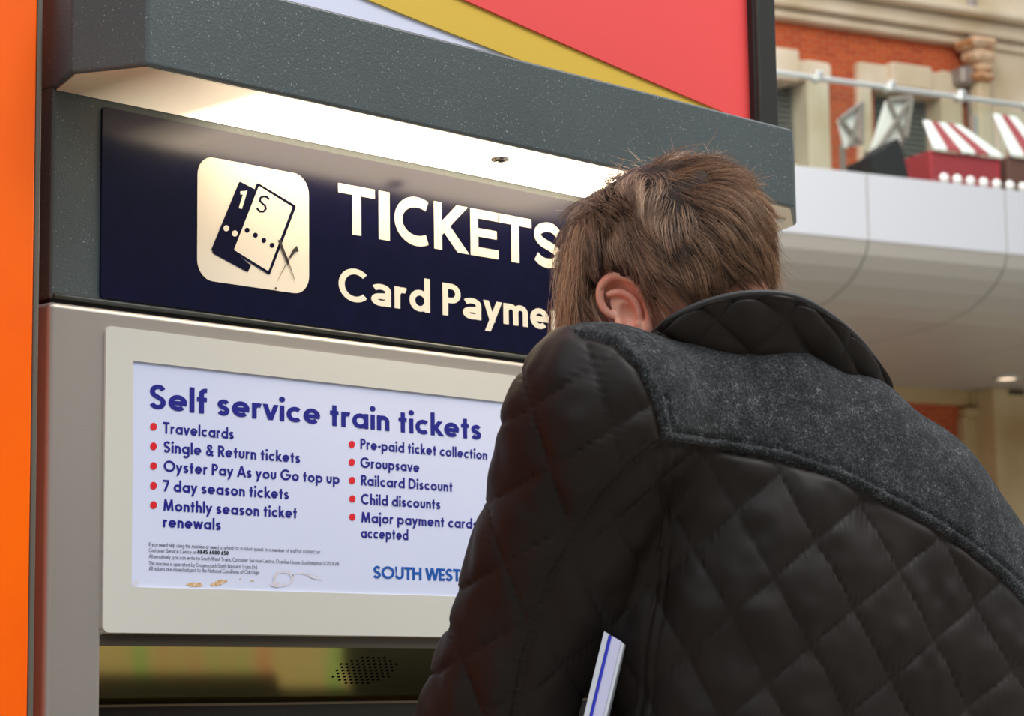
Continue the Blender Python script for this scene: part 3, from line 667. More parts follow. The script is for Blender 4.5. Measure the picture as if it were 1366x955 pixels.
px_stroke('stain_ring', arc(378, 771, 12, 9, 0, 360, 24), 4, YT+.0001, M_st2, po); blob(368, 779, 8, 4, M_st2, 0, 5); blob(419, 769, 10, 3, M_st2, .3, 6); px_stroke('stain_ring', arc(400, 768, 9, 4, 180, 340, 12), 2.5, YT+.0001, M_st2, po)
blob(181, 778, 3.5, 5, M_st2, .6, 8)

# hooded recess below the plate: sloping glossy top with a speaker grille, touch screen under it
M_hood = mat('olive_brown_glossy_hood', lin(150, 140, 98), .12, bump=(200, .05, .0003))
M_hood.node_tree.nodes['Principled BSDF'].inputs['Metallic'].default_value = 1.0
XR0, XR1 = XP0, XP1
ZH0 = on(1, 350, 862, -.004)[2]
hy1 = .055; ZH1 = on(1, 350, 936, hy1)[2]
mk('recess_hood', [(XR0, -.004, ZH0), (XR1, -.004, ZH0), (XR1, hy1, ZH1), (XR0, hy1, ZH1), (XR0, -.004, ZH0+.01), (XR1, -.004, ZH0+.01), (XR1, hy1+.01, ZH1+.01), (XR0, hy1+.01, ZH1+.01)],
   [[0, 1, 2, 3], [7, 6, 5, 4], [0, 4, 5, 1], [3, 2, 6, 7], [0, 3, 7, 4], [1, 5, 6, 2]], M_hood, tm)
hood = tm.children[-1]
box('hood_lip', XR0, XR1, -.012, -.004, ZH0-.001, ZP0, mat('lip_metal', lin(96, 88, 76), .35, .6, bump=(90, .1, .0004)), tm, .001)
M_recess = mat('dark_recess', lin(38, 34, 26), .35, bump=(60, .1, .0006))
box('recess_back', XR0, XR1, hy1, hy1+.02, .9, ZH1+.006, M_recess, tm)
box('ledge_trim', XR0, XR1, hy1-.006, hy1+.001, ZH1-.0035, ZH1-.001, mat('ledge_metal', lin(120, 104, 78), .4, .5, bump=(60, .1, .0003)), tm)
# speaker holes: flat black dots on the hood stand for the shade inside
sl = (ZH1-ZH0)/(hy1+.004); hn = nrm((0, sl, -1)); V = []; Fc = []
hc = []
for r_ in range(9):
    for c_ in range(11):
        u_ = (c_-5+(.5 if r_ % 2 else 0)); v_ = r_-4
        if (u_/5.6)**2+(v_/4.6)**2 <= 1: hc.append((u_, v_))
def on_hood(px, py):
    r_ = ray(px, py); n_ = np.array([0, sl, -1.0]); P0 = np.array([0, -.004, ZH0]); return CAM+r_*((P0-CAM) @ n_)/(r_ @ n_)
pc = on_hood(487, 894); pr = on_hood(527, 880); pd_ = on_hood(487, 913)
ux = .0086; uy = abs(pd_[1]-pc[1])/4.6
for u_, v_ in hc:
    cx_, cy_ = pc[0]+u_*ux, pc[1]+v_*uy; b0 = len(V); ry_ = min(.0016, uy*.3)
    for k in range(8):
        q = k*math.pi/4; x_ = cx_+.0021*math.cos(q); y_ = cy_+ry_*math.sin(q); V.append(np.array([x_, y_, ZH0+sl*(y_+.004)])+hn*.0003)
    Fc.append(list(range(b0, b0+8)))
so = mk('speaker_holes', V, Fc, mat('hole_shade_black', (0, 0, 0, 1), .9, spec=0, bump=(10, .01, .0001)), hood)
# the touch screen console, facing up and out
def screen_mat():
    m = mat('touch_screen_glow', (.02, .02, .02, 1), .2); t = m.node_tree; b = t.nodes['Principled BSDF']
    co = t.nodes.new('ShaderNodeTexCoord'); mp = t.nodes.new('ShaderNodeMapping'); mp.inputs['Scale'].default_value = (1, .15, .15)
    n = t.nodes.new('ShaderNodeTexNoise'); n.inputs['Scale'].default_value = 26; n.inputs['Detail'].default_value = 0
    r = t.nodes.new('ShaderNodeValToRGB'); E_ = r.color_ramp.elements
    E_[0].position = .3; E_[0].color = (.45, .75, .25, 1); E_[1].position = .7; E_[1].color = (.95, .45, .3, 1)
    for p_, c_ in ((.42, (.8, .66, .36, 1)), (.58, (.8, .66, .36, 1))): e_ = E_.new(p_); e_.color = c_
    t.links.new(co.outputs['Object'], mp.inputs[0]); t.links.new(mp.outputs[0], n.inputs['Vector']); t.links.new(n.outputs[0], r.inputs[0])
    t.links.new(r.outputs[0], b.inputs['Emission Color']); b.inputs['Emission Strength'].default_value = .9; return m
def refl(px, py):
    P = on_hood(px, py); d = nrm(ray(px, py)); r_ = d-2*(d @ hn)*hn; return P, r_
ZC = 1.02                                     # console plane height (horizontal touch surface)
def hit(px, py):
    P, r_ = refl(px, py); return P+r_*((ZC-P[2])/r_[2])
c1 = hit(135, 866); c2 = hit(455, 866); c3 = hit(455, 897); c4 = hit(470, 916)
cz = [c1, c2, c3, c4]
cs_d = mat('console_black', lin(22, 22, 20), .3, bump=(60, .1, .0005))
box('console', XR0, XR1, -.07, hy1, ZC-.05, ZC-.001, cs_d, tm, .004)
sx0 = XR0+.03; yA = min(c1[1], c2[1])-.03; yB_ = c3[1]; yC_ = c4[1]
M_scr = screen_mat()
scn = box('touch_screen', sx0, c2[0], yA, yB_, ZC-.001, ZC+.001, M_scr, tm)
box('screen_key', c3[0]-.105, c3[0]+.012, yB_, yC_, ZC-.001, ZC+.001, M_scr, scn)

# ================================================================== RED BOARD, ORANGE CABINET
def board_px(pts, y): return [(on(1, *p, y)[0], on(1, *p, y)[2]) for p in pts]
YB = .05
M_redb = mat('red_enamel', lin(238, 80, 78), .4, bump=(120, .04, .0005)); M_yel = mat('yellow_enamel', lin(222, 184, 66), .4, bump=(120, .04, .0005))
M_wht = mat('blue_white_enamel', lin(222, 226, 246), .4, bump=(120, .04, .0005)); M_blkf = mat('black_frame_metal', lin(42, 41, 38), .45, .2, bump=(120, .06, .0005))
bd = empty('advertising_board', (2.0, YB+.05, ZT)); tag(bd, 'red, yellow and white board in a black frame standing on top of the ticket machine', 'sign board')
BX0, BX1 = 1.46, 2.697; BZ1 = 2.95
box('backing', BX0, BX1, YB+.012, YB+.1, ZT, BZ1, M_blkf, bd, .003)
xr = 2.645
# S-curved bands: white below, yellow, then red
def bez(p0, p1, p2, n=24): return [tuple((1-t)**2*np.array(p0)+2*t*(1-t)*np.array(p1)+t*t*np.array(p2)) for t in np.linspace(0, 1, n+1)]
g = board_px([(620, 0), (728, 48), (841, 92), (938, 138)], YB); w_ = board_px([(492, 0), (682, 74)], YB)
dxw = (w_[1][0]-w_[0][0]); dzw = (w_[1][1]-w_[0][1])
top_y = []   # white/yellow edge carried on up-left as a gentle curve
for t in np.linspace(-3.2, 1.55, 26):
    top_y.append((w_[0][0]+dxw*t, w_[0][1]+dzw*t-.006*(t-.5)**2*(1 if t < .5 else 0)*-1))
red_e = []
for t in np.linspace(-2.0, 1.15, 26):
    x = g[0][0]+(g[3][0]-g[0][0])*t; z = g[0][1]+(g[3][1]-g[0][1])*t; bow = (g[1][1]-(g[0][1]+(g[3][1]-g[0][1])*(g[1][0]-g[0][0])/(g[3][0]-g[0][0])))
    red_e.append((x, z+bow*4*t*(1-t)*.9 if t > 0 else z-.02*t*t))
def clipx(c): return [(min(max(x, BX0+.05), xr), min(max(z, ZT), BZ1-.05)) for x, z in c]
wc = clipx(top_y); rc = clipx(red_e)
def plate2(name, pts, y0, m):
    out = []
    for p in pts:
        if not out or abs(out[-1][0]-p[0])+abs(out[-1][1]-p[1]) > 1e-5: out.append(p)
    n = len(out); V = [(p[0], y0, p[1]) for p in out]+[(p[0], YB+.013, p[1]) for p in out]
    mk(name, V, [list(range(n)), list(range(2*n-1, n-1, -1))]+[[i, n+i, n+(i+1) % n, (i+1) % n] for i in range(n)], m, bd)
plate2('white_panel', [(BX0+.05, ZT), (xr, ZT), (xr, BZ1-.05), (BX0+.05, BZ1-.05)], YB+.006, M_wht)
plate2('yellow_band', wc+[(xr, ZT), (xr, BZ1-.05), (BX0+.05, BZ1-.05)], YB+.003, M_yel)
plate2('red_panel', rc+[(xr, ZT), (xr, BZ1-.05), (BX0+.05, BZ1-.05)], YB, M_redb)
box('frame_post', xr, BX1, YB-.012, YB+.1, ZT, BZ1, M_blkf, bd, .004); box('frame_post', BX0, BX0+.05, YB-.012, YB+.1, ZT, BZ1, M_blkf, bd, .004)
box('frame_rail', BX0, BX1, YB-.012, YB+.1, BZ1-.05, BZ1, M_blkf, bd, .004)
V, Fc = tube([(xr+.006, YB-.0125, ZT+.002), (xr+.006, YB-.0125, BZ1-.05)], .004, 6); mk('frame_bead', V, Fc, M_strip, bd, True)

M_orange = mat('orange_gloss_panel', lin(255, 104, 0), .3, bump=(8, .05, .002), vary=(5, lin(250, 98, 4), .4, .6)); M_orange2 = mat('dark_orange_cap', lin(196, 66, 14), .4, bump=(8, .05, .002))
oc = empty('orange_cabinet', (1.0, .2, 0)); tag(oc, 'bright orange panelled cabinet standing left of the ticket machine', 'cabinet')
zo = 1.968
OX = on(1, 44, 480, -.06)[0]; OE = on(1, 52, 480, -.06)[0]; OY = -.06
box('front_panel', .62, OX, OY, OY+.012, .04, zo, M_orange, oc, .003)
box('side_panel', OX-.012, OX, OY+.012, .5, .04, zo, M_orange, oc, .002)
box('side_panel', .62, .632, OY+.012, .5, .04, zo, M_orange, oc, .002)
box('carcass', .63, OX-.012, OY+.012, .48, 0.0, zo+.01, M_dark, oc)
box('top_cap', .62, OX, OY-.002, .5, zo+.006, zo+.35, M_orange2, oc, .003)
box('edge_trim', OX+.0005, OE, OY+.0005, OY+.02, .02, 2.3, mat('grey_edge_trim', lin(92, 88, 78), .5, bump=(60, .1, .001)), oc, .002)
box('return_panel', OX+.0005, OX+.004, OY+.02, .4, .02, 2.3, M_orange, oc)

# ================================================================== PERSON
# local working frame: R right, D away, U up (metres), seen from the photograph's side
AR = nrm((CAM_M[0, 0], CAM_M[1, 0], 0)); AU = np.array([0, 0, 1.]); AD = np.cross(AU, AR)
L0 = Q(1000, 700, 2.3)
def L(px, py, d):
    v = Q(px, py, d)-L0; return np.array([v @ AR, v @ AD, v @ AU])
def l2w(P): return L0+P[:, :1]*AR+P[:, 1:2]*AD+P[:, 2:3]*AU
def w2l(p): v = np.asarray(p)-L0; return np.array([v @ AR, v @ AD, v @ AU])
def vnoise(P, sc, seed=0):
    r = np.random.default_rng(seed); T = r.random((32, 32, 32)).astype(np.float32)*2-1
    q = P*sc; i = np.floor(q).astype(int); f = q-i; f = f*f*(3-2*f); o = 0
    for a in (0, 1):
        for b in (0, 1):
            for c in (0, 1):
                wgt = (f[:, 0] if a else 1-f[:, 0])*(f[:, 1] if b else 1-f[:, 1])*(f[:, 2] if c else 1-f[:, 2])
                o = o+wgt*T[(i[:, 0]+a) & 31, (i[:, 1]+b) & 31, (i[:, 2]+c) & 31]
    return o
class Field:
    def __init__(s, lo, hi, h):
        s.lo = np.array(lo, float); s.h = h; s.n = np.ceil((np.array(hi)-s.lo)/h).astype(int)+1
        ax = [(s.lo[i]+np.arange(s.n[i])*h).astype(np.float32) for i in range(3)]
        s.X, s.Y, s.Z = np.meshgrid(*ax, indexing='ij', sparse=True); s.v = np.full(tuple(s.n), 1e3, np.float32)
    def cap(s, a, b, ra, rb):
        a = np.asarray(a, np.float32); b = np.asarray(b, np.float32); ab = b-a; L2 = float(ab @ ab)+1e-9
        t = np.clip(((s.X-a[0])*ab[0]+(s.Y-a[1])*ab[1]+(s.Z-a[2])*ab[2])/L2, 0, 1)
        return np.sqrt((s.X-a[0]-t*ab[0])**2+(s.Y-a[1]-t*ab[1])**2+(s.Z-a[2]-t*ab[2])**2)-(ra+(rb-ra)*t)
    def ell(s, c, ax, r):
        """ellipsoid with orthonormal axes rows ax"""
        x = s.X-np.float32(c[0]); y = s.Y-np.float32(c[1]); z = s.Z-np.float32(c[2]); k0 = 0; k1 = 0
        for i in range(3):
            p = x*np.float32(ax[i][0])+y*np.float32(ax[i][1])+z*np.float32(ax[i][2]); k0 = k0+(p/r[i])**2; k1 = k1+(p/r[i]**2)**2
        k0 = np.sqrt(k0); return k0*(k0-1)/(np.sqrt(k1)+1e-9)
    def add(s, d, k=.02):
        if k <= 0: s.v = np.minimum(s.v, d); return
        h = np.maximum(k-np.abs(s.v-d), 0)/k; s.v = np.minimum(s.v, d)-h*h*k*.25
    def sub(s, d, k=.005):
        h = np.maximum(k-np.abs(s.v+d), 0)/k; s.v = np.maximum(s.v, -d)+h*h*k*.25
    def mesh(s):
        v = s.v; v[0] = 1; v[-1] = 1; v[:, 0] = 1; v[:, -1] = 1; v[:, :, 0] = 1; v[:, :, -1] = 1
        neg = v < 0; nx, ny, nz = v.shape; c = [v[i:nx-1+i, j:ny-1+j, k:nz-1+k] for i in (0, 1) for j in (0, 1) for k in (0, 1)]
        cnt = sum((q < 0).astype(np.int8) for q in c); act = (cnt > 0) & (cnt < 8); idx = np.full(act.shape, -1, np.int64); cells = np.argwhere(act); idx[act] = np.arange(len(cells))
        cv = np.stack([q[act] for q in c], 1); off = np.array([[i, j, k] for i in (0, 1) for j in (0, 1) for k in (0, 1)], float)
        acc = np.zeros((len(cells), 3)); num = np.zeros(len(cells))
        for a in range(8):
            for b in range(a+1, 8):
                if np.abs(off[a]-off[b]).sum() != 1: continue
                m_ = (cv[:, a] < 0) != (cv[:, b] < 0); t = np.where(m_, cv[:, a]/(cv[:, a]-cv[:, b]+1e-12), 0)
                acc += np.where(m_[:, None], off[a]+(off[b]-off[a])*t[:, None], 0); num += m_
        P = s.lo+(cells+acc/num[:, None])*s.h; Fs = []
        for ax in range(3):
            sl0 = [slice(None)]*3; sl1 = [slice(None)]*3; sl0[ax] = slice(0, -1); sl1[ax] = slice(1, None)
            n0 = neg[tuple(sl0)]; n1 = neg[tuple(sl1)]; ed = np.argwhere(n0 != n1); fl = n0[tuple(ed.T)]
            a1, a2 = (ax+1) % 3, (ax+2) % 3; q = []
            for d1, d2 in ((0, 0), (-1, 0), (-1, -1), (0, -1)):
                e2 = ed.copy(); e2[:, a1] += d1; e2[:, a2] += d2; q.append(idx[tuple(e2.T)])
            q = np.stack(q, 1); ok = (q >= 0).all(1); q = q[ok]; fl = fl[ok]; q[~fl] = q[~fl][:, ::-1]; Fs.append(q)
        return P, np.concatenate(Fs)
def subdiv(P, F, lv=1):
    me = bpy.data.meshes.new('t'); me.from_pydata(P.tolist(), [], F.tolist()); o = bpy.data.objects.new('t', me); COL.objects.link(o)
    md = o.modifiers.new('s', 'SUBSURF'); md.levels = lv; md.render_levels = lv
    dg = bpy.context.evaluated_depsgraph_get(); ev = o.evaluated_get(dg); m2 = ev.to_mesh()
    n = len(m2.vertices); V = np.empty(n*3); m2.vertices.foreach_get('co', V); k = len(m2.polygons); I = np.empty(k*4, int); m2.polygons.foreach_get('vertices', I)
    ev.to_mesh_clear(); bpy.data.objects.remove(o); bpy.data.meshes.remove(me); return V.reshape(-1, 3), I.reshape(-1, 4)
def vnormals(P, F):
    n = np.cross(P[F[:, 2]]-P[F[:, 0]], P[F[:, 3]]-P[F[:, 1]]); N = np.zeros_like(P)
    for k in range(4): np.add.at(N, F[:, k], n)
    return N/(np.linalg.norm(N, axis=1, keepdims=True)+1e-12)
def pdist(x, y, poly):
    """distance (px) to polyline, with sign (+ = right-hand side when walking), arclength"""
    best = np.full(x.shape, 1e9); sg = np.ones(x.shape); al = np.zeros(x.shape); acc = 0
    for (ax, ay), (bx, by) in zip(poly[:-1], poly[1:]):
        dx, dy = bx-ax, by-ay; l2 = dx*dx+dy*dy; t = np.clip(((x-ax)*dx+(y-ay)*dy)/l2, 0, 1)
        d = np.hypot(x-ax-t*dx, y-ay-t*dy); m_ = d < best; best = np.where(m_, d, best)
        sg = np.where(m_, np.sign(dx*(y-ay)-dy*(x-ax)), sg); al = np.where(m_, acc+t*math.sqrt(l2), al); acc += math.sqrt(l2)
    return best, sg, al
def submesh(P, F, mask):
    f = F[mask]; u, inv = np.unique(f, return_inverse=True); return P[u], inv.reshape(f.shape)
def lattice_fit(pts, deg):
    A = np.array([[1, x, y]+([x*y, x*x, y*y] if deg == 2 else []) for (x, y), _ in pts], float); B = np.array([ij for _, ij in pts], float)
    sc = np.abs(A).max(0); c, *_ = np.linalg.lstsq(A/sc, B, rcond=None)
    def f(x, y):
        M_ = np.stack([np.ones_like(x), x, y]+([x*y, x*x, y*y] if deg == 2 else []), -1)/sc; return M_ @ c
    return f

person = empty('person', (float(L0[0])+.03, float(L0[1])-.05, 0))
tag(person, 'person in a black quilted jacket with grey wool yoke bending towards the ticket machine', 'person')
# joints
SL = L(802, 562, 2.20); EL = L(641, 1015, 2.27); SR = L(1252, 776, 2.47); ER = L(1265, 1030, 2.42)
pel = w2l(Q(1120, 1330, 2.33)); 
fw = np.array([AR @ [0, 1, 0], AD @ [0, 1, 0], 0])           # towards the machine (+Y) in the local frame
sd = np.array([AR @ [1, 0, 0], AD @ [1, 0, 0], 0])           # the person's right
up = np.array([0, 0, 1.])
HLw = EL+fw*.14-up*.175+sd*.03; HRw = ER+fw*.22-up*.10-sd*.09   # wrists
# ---- jacket
J = Field((-.40, -.25, -.56), (.36, .42, .30), .0055)
J.add(J.cap(SL, EL, .080, .064), 0)
chain = [(SL, .079), (L(905, 556, 2.275), .068), (L(1010, 562, 2.325), .074), (L(1100, 618, 2.38), .088), (L(1182, 694, 2.43), .098), (SR, .090)]
for (a, ra), (b, rb) in zip(chain[:-1], chain[1:]): J.add(J.cap(a, b, ra, rb), .03)
J.add(J.cap(L(985, 720, 2.32), L(1190, 790, 2.46), .125, .125), .05)
J.add(J.cap(L(975, 860, 2.30), L(1205, 900, 2.43), .125, .130), .05)
J.add(J.cap(L(975, 1060, 2.27), L(1215, 1060, 2.41), .120, .125), .06)
J.add(J.cap(L(985, 1300, 2.27), L(1230, 1300, 2.41), .118, .122), .06)
J.add(J.cap(L(995, 1440, 2.27), L(1235, 1440, 2.41), .120, .125), .05)
J.add(J.cap(EL, HLw, .062, .045), .03)
J.add(J.cap(SR, ER, .085, .070), .03); J.add(J.cap(ER, HRw, .066, .046), .03)
zh = L(1100, 1490, 2.33)[2]
J.v = np.maximum(J.v, -(J.Z-zh))
JP, JF = J.mesh(); del J
JP, JF = subdiv(JP, JF, 1)
JN = vnormals(JP, JF); Wp = l2w(JP); px, py, dp = project(Wp)
yoke_low = [(883, 586), (950, 597), (1041, 613), (1113, 637), (1173, 667), (1233, 698), (1282, 729), (1336, 772), (1362, 800), (1420, 870), (1500, 960)]
yoke_left = [(700, 435), (776, 449), (819, 461), (851, 493), (873, 537), (883, 586)]
armhole = [(883, 586), (840, 618), (803, 661), (765, 715), (738, 763), (716, 817), (700, 871), (687, 941), (676, 1020), (668, 1200), (660, 1500)]
wob = 2.5*vnoise(Wp, 60, 3)
pyv = py+wob*.6
d1, s1, a1 = pdist(px, pyv, yoke_low); d2, s2, a2 = pdist(px, pyv, yoke_left); d3, s3, a3 = pdist(px, pyv, armhole)
# signed: inside the yoke
x_low = np.interp(px, [p[0] for p in yoke_low], [p[1] for p in yoke_low])
inside_y = (s1 < 0) & (s2 < 0); sd_y = np.where(inside_y, np.minimum(d1, d2), -np.minimum(d1, d2))
outline_y = yoke_left[1:]+yoke_low
dY_, _, _ = pdist(px, pyv, outline_y)
inside_y = ((py < x_low) & (px > 883)) | ((px <= 883) & (s2 < 0) & (py < 586))
sdy = np.where(inside_y, dY_, -dY_)
sleeve_m = ~inside_y & (((py < 586) & (px < 883)) | ((py >= 586) & (s3 > 0)))
# quilting lattices measured where the stitched lines cross
backL = lattice_fit([((970, 686), (1, 1)), ((1035, 771), (1, 2)), ((1095, 862), (1, 3)), ((1041, 632), (2, 1)), ((1098, 713), (2, 2)), ((1157, 805), (2, 3)),
    ((1152, 675), (3, 2)), ((1190, 760), (3, 3)), ((1227, 853), (3, 4)), ((1251, 717), (4, 3)), ((1291, 806), (4, 4)), ((959, 829), (0, 2)), ((1024, 916), (0, 3))], 1)
slvL = lattice_fit([((799, 505), (1, 1)), ((824, 575), (1, 2)), ((711, 556), (2, 1)), ((724, 612), (2, 2)), ((751, 688), (2, 3)), ((650, 657), (3, 2)), ((670, 742), (3, 3)),
    ((695, 820), (3, 4)), ((608, 815), (4, 3)), ((622, 887), (4, 4))], 1)
qb = backL(px, py); qs = slvL(px, py)
wl = np.stack([vnoise(Wp, 9, 5), vnoise(Wp, 9, 6)], 1)*.05
q = np.where(sleeve_m[:, None], qs, qb)+wl
def quilt(q, p=.42):
    a = np.abs(np.sin(np.pi*q[:, 0])); b = np.abs(np.sin(np.pi*q[:, 1])); return (a**p)*(b**p)
pf = quilt(q)
fr = q-np.floor(q)
# puckers running off the stitch lines and soft folds
wr = (vnoise(Wp, 55, 8)*.0016+vnoise(Wp, 24, 9)*.0024+vnoise(Wp*np.array([1, 1, .45]), 40, 10)*.0024)
stp = np.minimum(np.abs(q[:, 0]-np.round(q[:, 0])), np.abs(q[:, 1]-np.round(q[:, 1])))
pucker = np.sin(2*np.pi*(q[:, 0]+q[:, 1])*7+3*vnoise(Wp, 30, 11))*np.exp(-stp*14)*.0007
seamk = 1-np.exp(-(d3/16)**2)*((py > 586)); seamy = 1-np.exp(-(np.maximum(-sdy, 0)/7)**2)
hq = (np.where(sleeve_m, .0068, .0058)*pf+wr+pucker)*seamk*np.where(inside_y, 0, seamy)
# armhole band with two stitched grooves
ga = np.exp(-((d3-2)/3.2)**2)+np.exp(-((d3*np.where(s3 > 0, 1, 99)-14)/3.0)**2)
band = np.where((py > 586), .0032*np.exp(-((d3*np.where(s3 > 0, 1, -1)-8)/11)**2)-.0022*ga+.0007*np.sin(a3*.75)*np.exp(-(d3/13)**2), 0)
panel = [(884, 590), (885, 650), (881, 720), (873, 800), (862, 900), (850, 1000)]
d4, s4, a4 = pdist(px, py, panel)
pan = np.where(py > 590, -.0024*np.exp(-(d4/3)**2)-.0016*np.exp(-((d4*np.where(s4 < 0, 1, 99)-13)/2.6)**2), 0)*(~sleeve_m)
# yoke: smooth wool raised a little, rounded welt along its lower edge
ym = inside_y
hy = np.where(ym, .0050*(1-np.exp(-np.maximum(sdy, 0)/3.2))+.0022*np.exp(-((sdy-5)/5)**2)-.0032*np.exp(-((sdy-13)/2.2)**2)*(d1 < 60)+vnoise(Wp, 20, 12)*.0012, 0)
JPd = JP+JN*(hq+band+pan+hy)[:, None]
cy_ = sdy[JF].mean(1) > 0; cs_ = sleeve_m[JF].mean(1) > .5
right_slv = (px > 1362)[JF].mean(1) > .5
JW = l2w(JPd)
def fabric(name, col, col2, rough, flick=None):
    m = mat(name, col, rough, vary=(9, col2, .35, .7), bump=(900, .2, .0005), spec=.22); return m
M_quilt = fabric('black_quilted_nylon', lin(21, 15, 11), lin(28, 21, 16), .6)
M_wool = mat('charcoal_wool', lin(52, 55, 60), .95, bump=(700, .8, .0015), sheen=.04, spec=.08)
def wool_nodes(m):
    t = m.node_tree; b = t.nodes['Principled BSDF']; co = t.nodes.new('ShaderNodeTexCoord'); r = t.nodes.new('ShaderNodeValToRGB')
    n = t.nodes.new('ShaderNodeTexNoise'); n.inputs['Scale'].default_value = 420; n.inputs['Detail'].default_value = 6; n.inputs['Roughness'].default_value = .75
    n2 = t.nodes.new('ShaderNodeTexNoise'); n2.inputs['Scale'].default_value = 60; n2.inputs['Detail'].default_value = 5; n2.inputs['Roughness'].default_value = .7
    ad = t.nodes.new('ShaderNodeMix'); ad.inputs[0].default_value = .3
    for q_ in (n, n2): t.links.new(co.outputs['Object'], q_.inputs['Vector'])
    t.links.new(n.outputs[0], ad.inputs[2]); t.links.new(n2.outputs[0], ad.inputs[3])
    t.links.new(ad.outputs[0], r.inputs[0]); E_ = r.color_ramp.elements
    E_[0].position = .40; E_[0].color = lin(27, 28, 29); E_[1].position = .68; E_[1].color = lin(140, 142, 144)
    e_ = E_.new(.5); e_.color = lin(45, 47, 48); e_ = E_.new(.58); e_.color = lin(72, 74, 76)
    t.links.new(r.outputs[0], b.inputs['Base Color'])
wool_nodes(M_wool)
jk = empty('jacket', (0, 0, 0)); jk.parent = person; jk['label'] = 'black diamond quilted jacket'
for nm, msk, mm in (('quilted_body', ~cy_ & ~cs_ & ~right_slv, M_quilt), ('sleeve', ~cy_ & cs_, M_quilt), ('sleeve', ~cy_ & ~cs_ & right_slv, M_quilt), ('wool_yoke', cy_, M_wool)):
    p_, f_ = submesh(JW, JF, msk); mk(nm, p_, f_, mm, jk, True)
jk.children[-1]['label'] = 'charcoal grey wool yoke across the shoulders'
# ---- collar: a stand-up quilted band round the neck
top = [(860, 462, 2.255), (872, 446, 2.235), (898, 424, 2.222), (945, 403, 2.222), (1000, 392, 2.235), (1060, 397, 2.26), (1112, 426, 2.295), (1155, 466, 2.345), (1188, 521, 2.41), (1165, 540, 2.47), (1100, 520, 2.51), (1020, 495, 2.50), (945, 480, 2.45), (890, 470, 2.37), (864, 466, 2.30)]
bas = [(836, 500, 2.26), (852, 492, 2.245), (890, 480, 2.232), (950, 482, 2.250), (1010, 488, 2.272), (1075, 505, 2.315), (1130, 532, 2.352), (1168, 560, 2.405), (1192, 590, 2.46), (1170, 610, 2.52), (1090, 590, 2.55), (1010, 560, 2.53), (935, 535, 2.46), (870, 520, 2.37), (840, 508, 2.31)]
def csp(pts, n):
    P = np.array(pts, float); N = len(P); out = []
    for t in np.linspace(0, N, n, endpoint=False):
        i = int(t); f = t-i; p0, p1, p2, p3 = P[i-1], P[i % N], P[(i+1) % N], P[(i+2) % N]
        out.append(.5*((2*p1)+(-p0+p2)*f+(2*p0-5*p1+4*p2-p3)*f*f+(-p0+3*p1-3*p2+p3)*f**3))
    return np.array(out)
NT, NV = 420, 64
Tt = csp([Q(*p) for p in top], NT); Bb = csp([Q(*p) for p in bas], NT)
vv = np.linspace(0, 1, NV)[None, :, None]
Cc = Bb[:, None, :]*(1-vv)+Tt[:, None, :]*vv
cen = Cc.mean(axis=(0, 1)); outd = Cc-cen; outd[..., 2] *= .1; outd /= np.linalg.norm(outd, axis=2, keepdims=True)
Cc = Cc+outd*(.006*np.sin(np.pi*vv)); cx2, cy2, _ = project(Cc.reshape(-1, 3))
colL = lattice_fit([((1078, 437), (1, 1)), ((1040, 463), (1, 2)), ((1165, 495), (0, 1)), ((1000, 420), (2, 1)), ((1110, 405), (0, 0))], 1)
un = np.arange(NT)[:, None]/NT*15+0*vv[..., 0]; vn = vv[..., 0]+0*un
qa = np.stack([(un*.72+vn*1.05).ravel(), (un*.72-vn*1.05+.35).ravel()], 1); qa += np.stack([vnoise(Cc.reshape(-1, 3), 18, 31), vnoise(Cc.reshape(-1, 3), 18, 32)], 1)*.10
Cf = Cc.reshape(-1, 3); hh = .0085*quilt(qa, .45)+vnoise(Cf, 45, 33)*.0011+vnoise(Cf*np.array([1, 1, .4]), 60, 34)*.0012
edge = np.clip((1-vn.ravel())/.07, 0, 1); hh = hh*np.minimum(1, edge)+.0016*np.exp(-((1-vn.ravel())/.05)**2)*1.0-.0018*np.exp(-(((1-vn.ravel())-.085)/.018)**2)
Cout = Cf+outd.reshape(-1, 3)*hh[:, None]; Cin = Cf-outd.reshape(-1, 3)*.006
g_ = np.arange(NT*NV).reshape(NT, NV); g2 = np.roll(g_, -1, 0)
F1 = np.stack([g_[:, :-1], g2[:, :-1], g2[:, 1:], g_[:, 1:]], -1).reshape(-1, 4); off_ = NT*NV
F2_ = (F1[:, ::-1]+off_); F3_ = np.stack([g_[:, -1], g2[:, -1], g2[:, -1]+off_, g_[:, -1]+off_], -1)
co_ = mk('collar', np.concatenate([Cout, Cin]), np.concatenate([F1, F2_, F3_]), M_quilt, jk, True)
rim = (Tt+0)[::3]; V, Fc = tube(rim+np.array([0, 0, .0005]), .0034, 8, True); mk('collar_piping', V, Fc, mat('black_piping', lin(24, 22, 21), .6, bump=(500, .3, .0005)), jk, True)

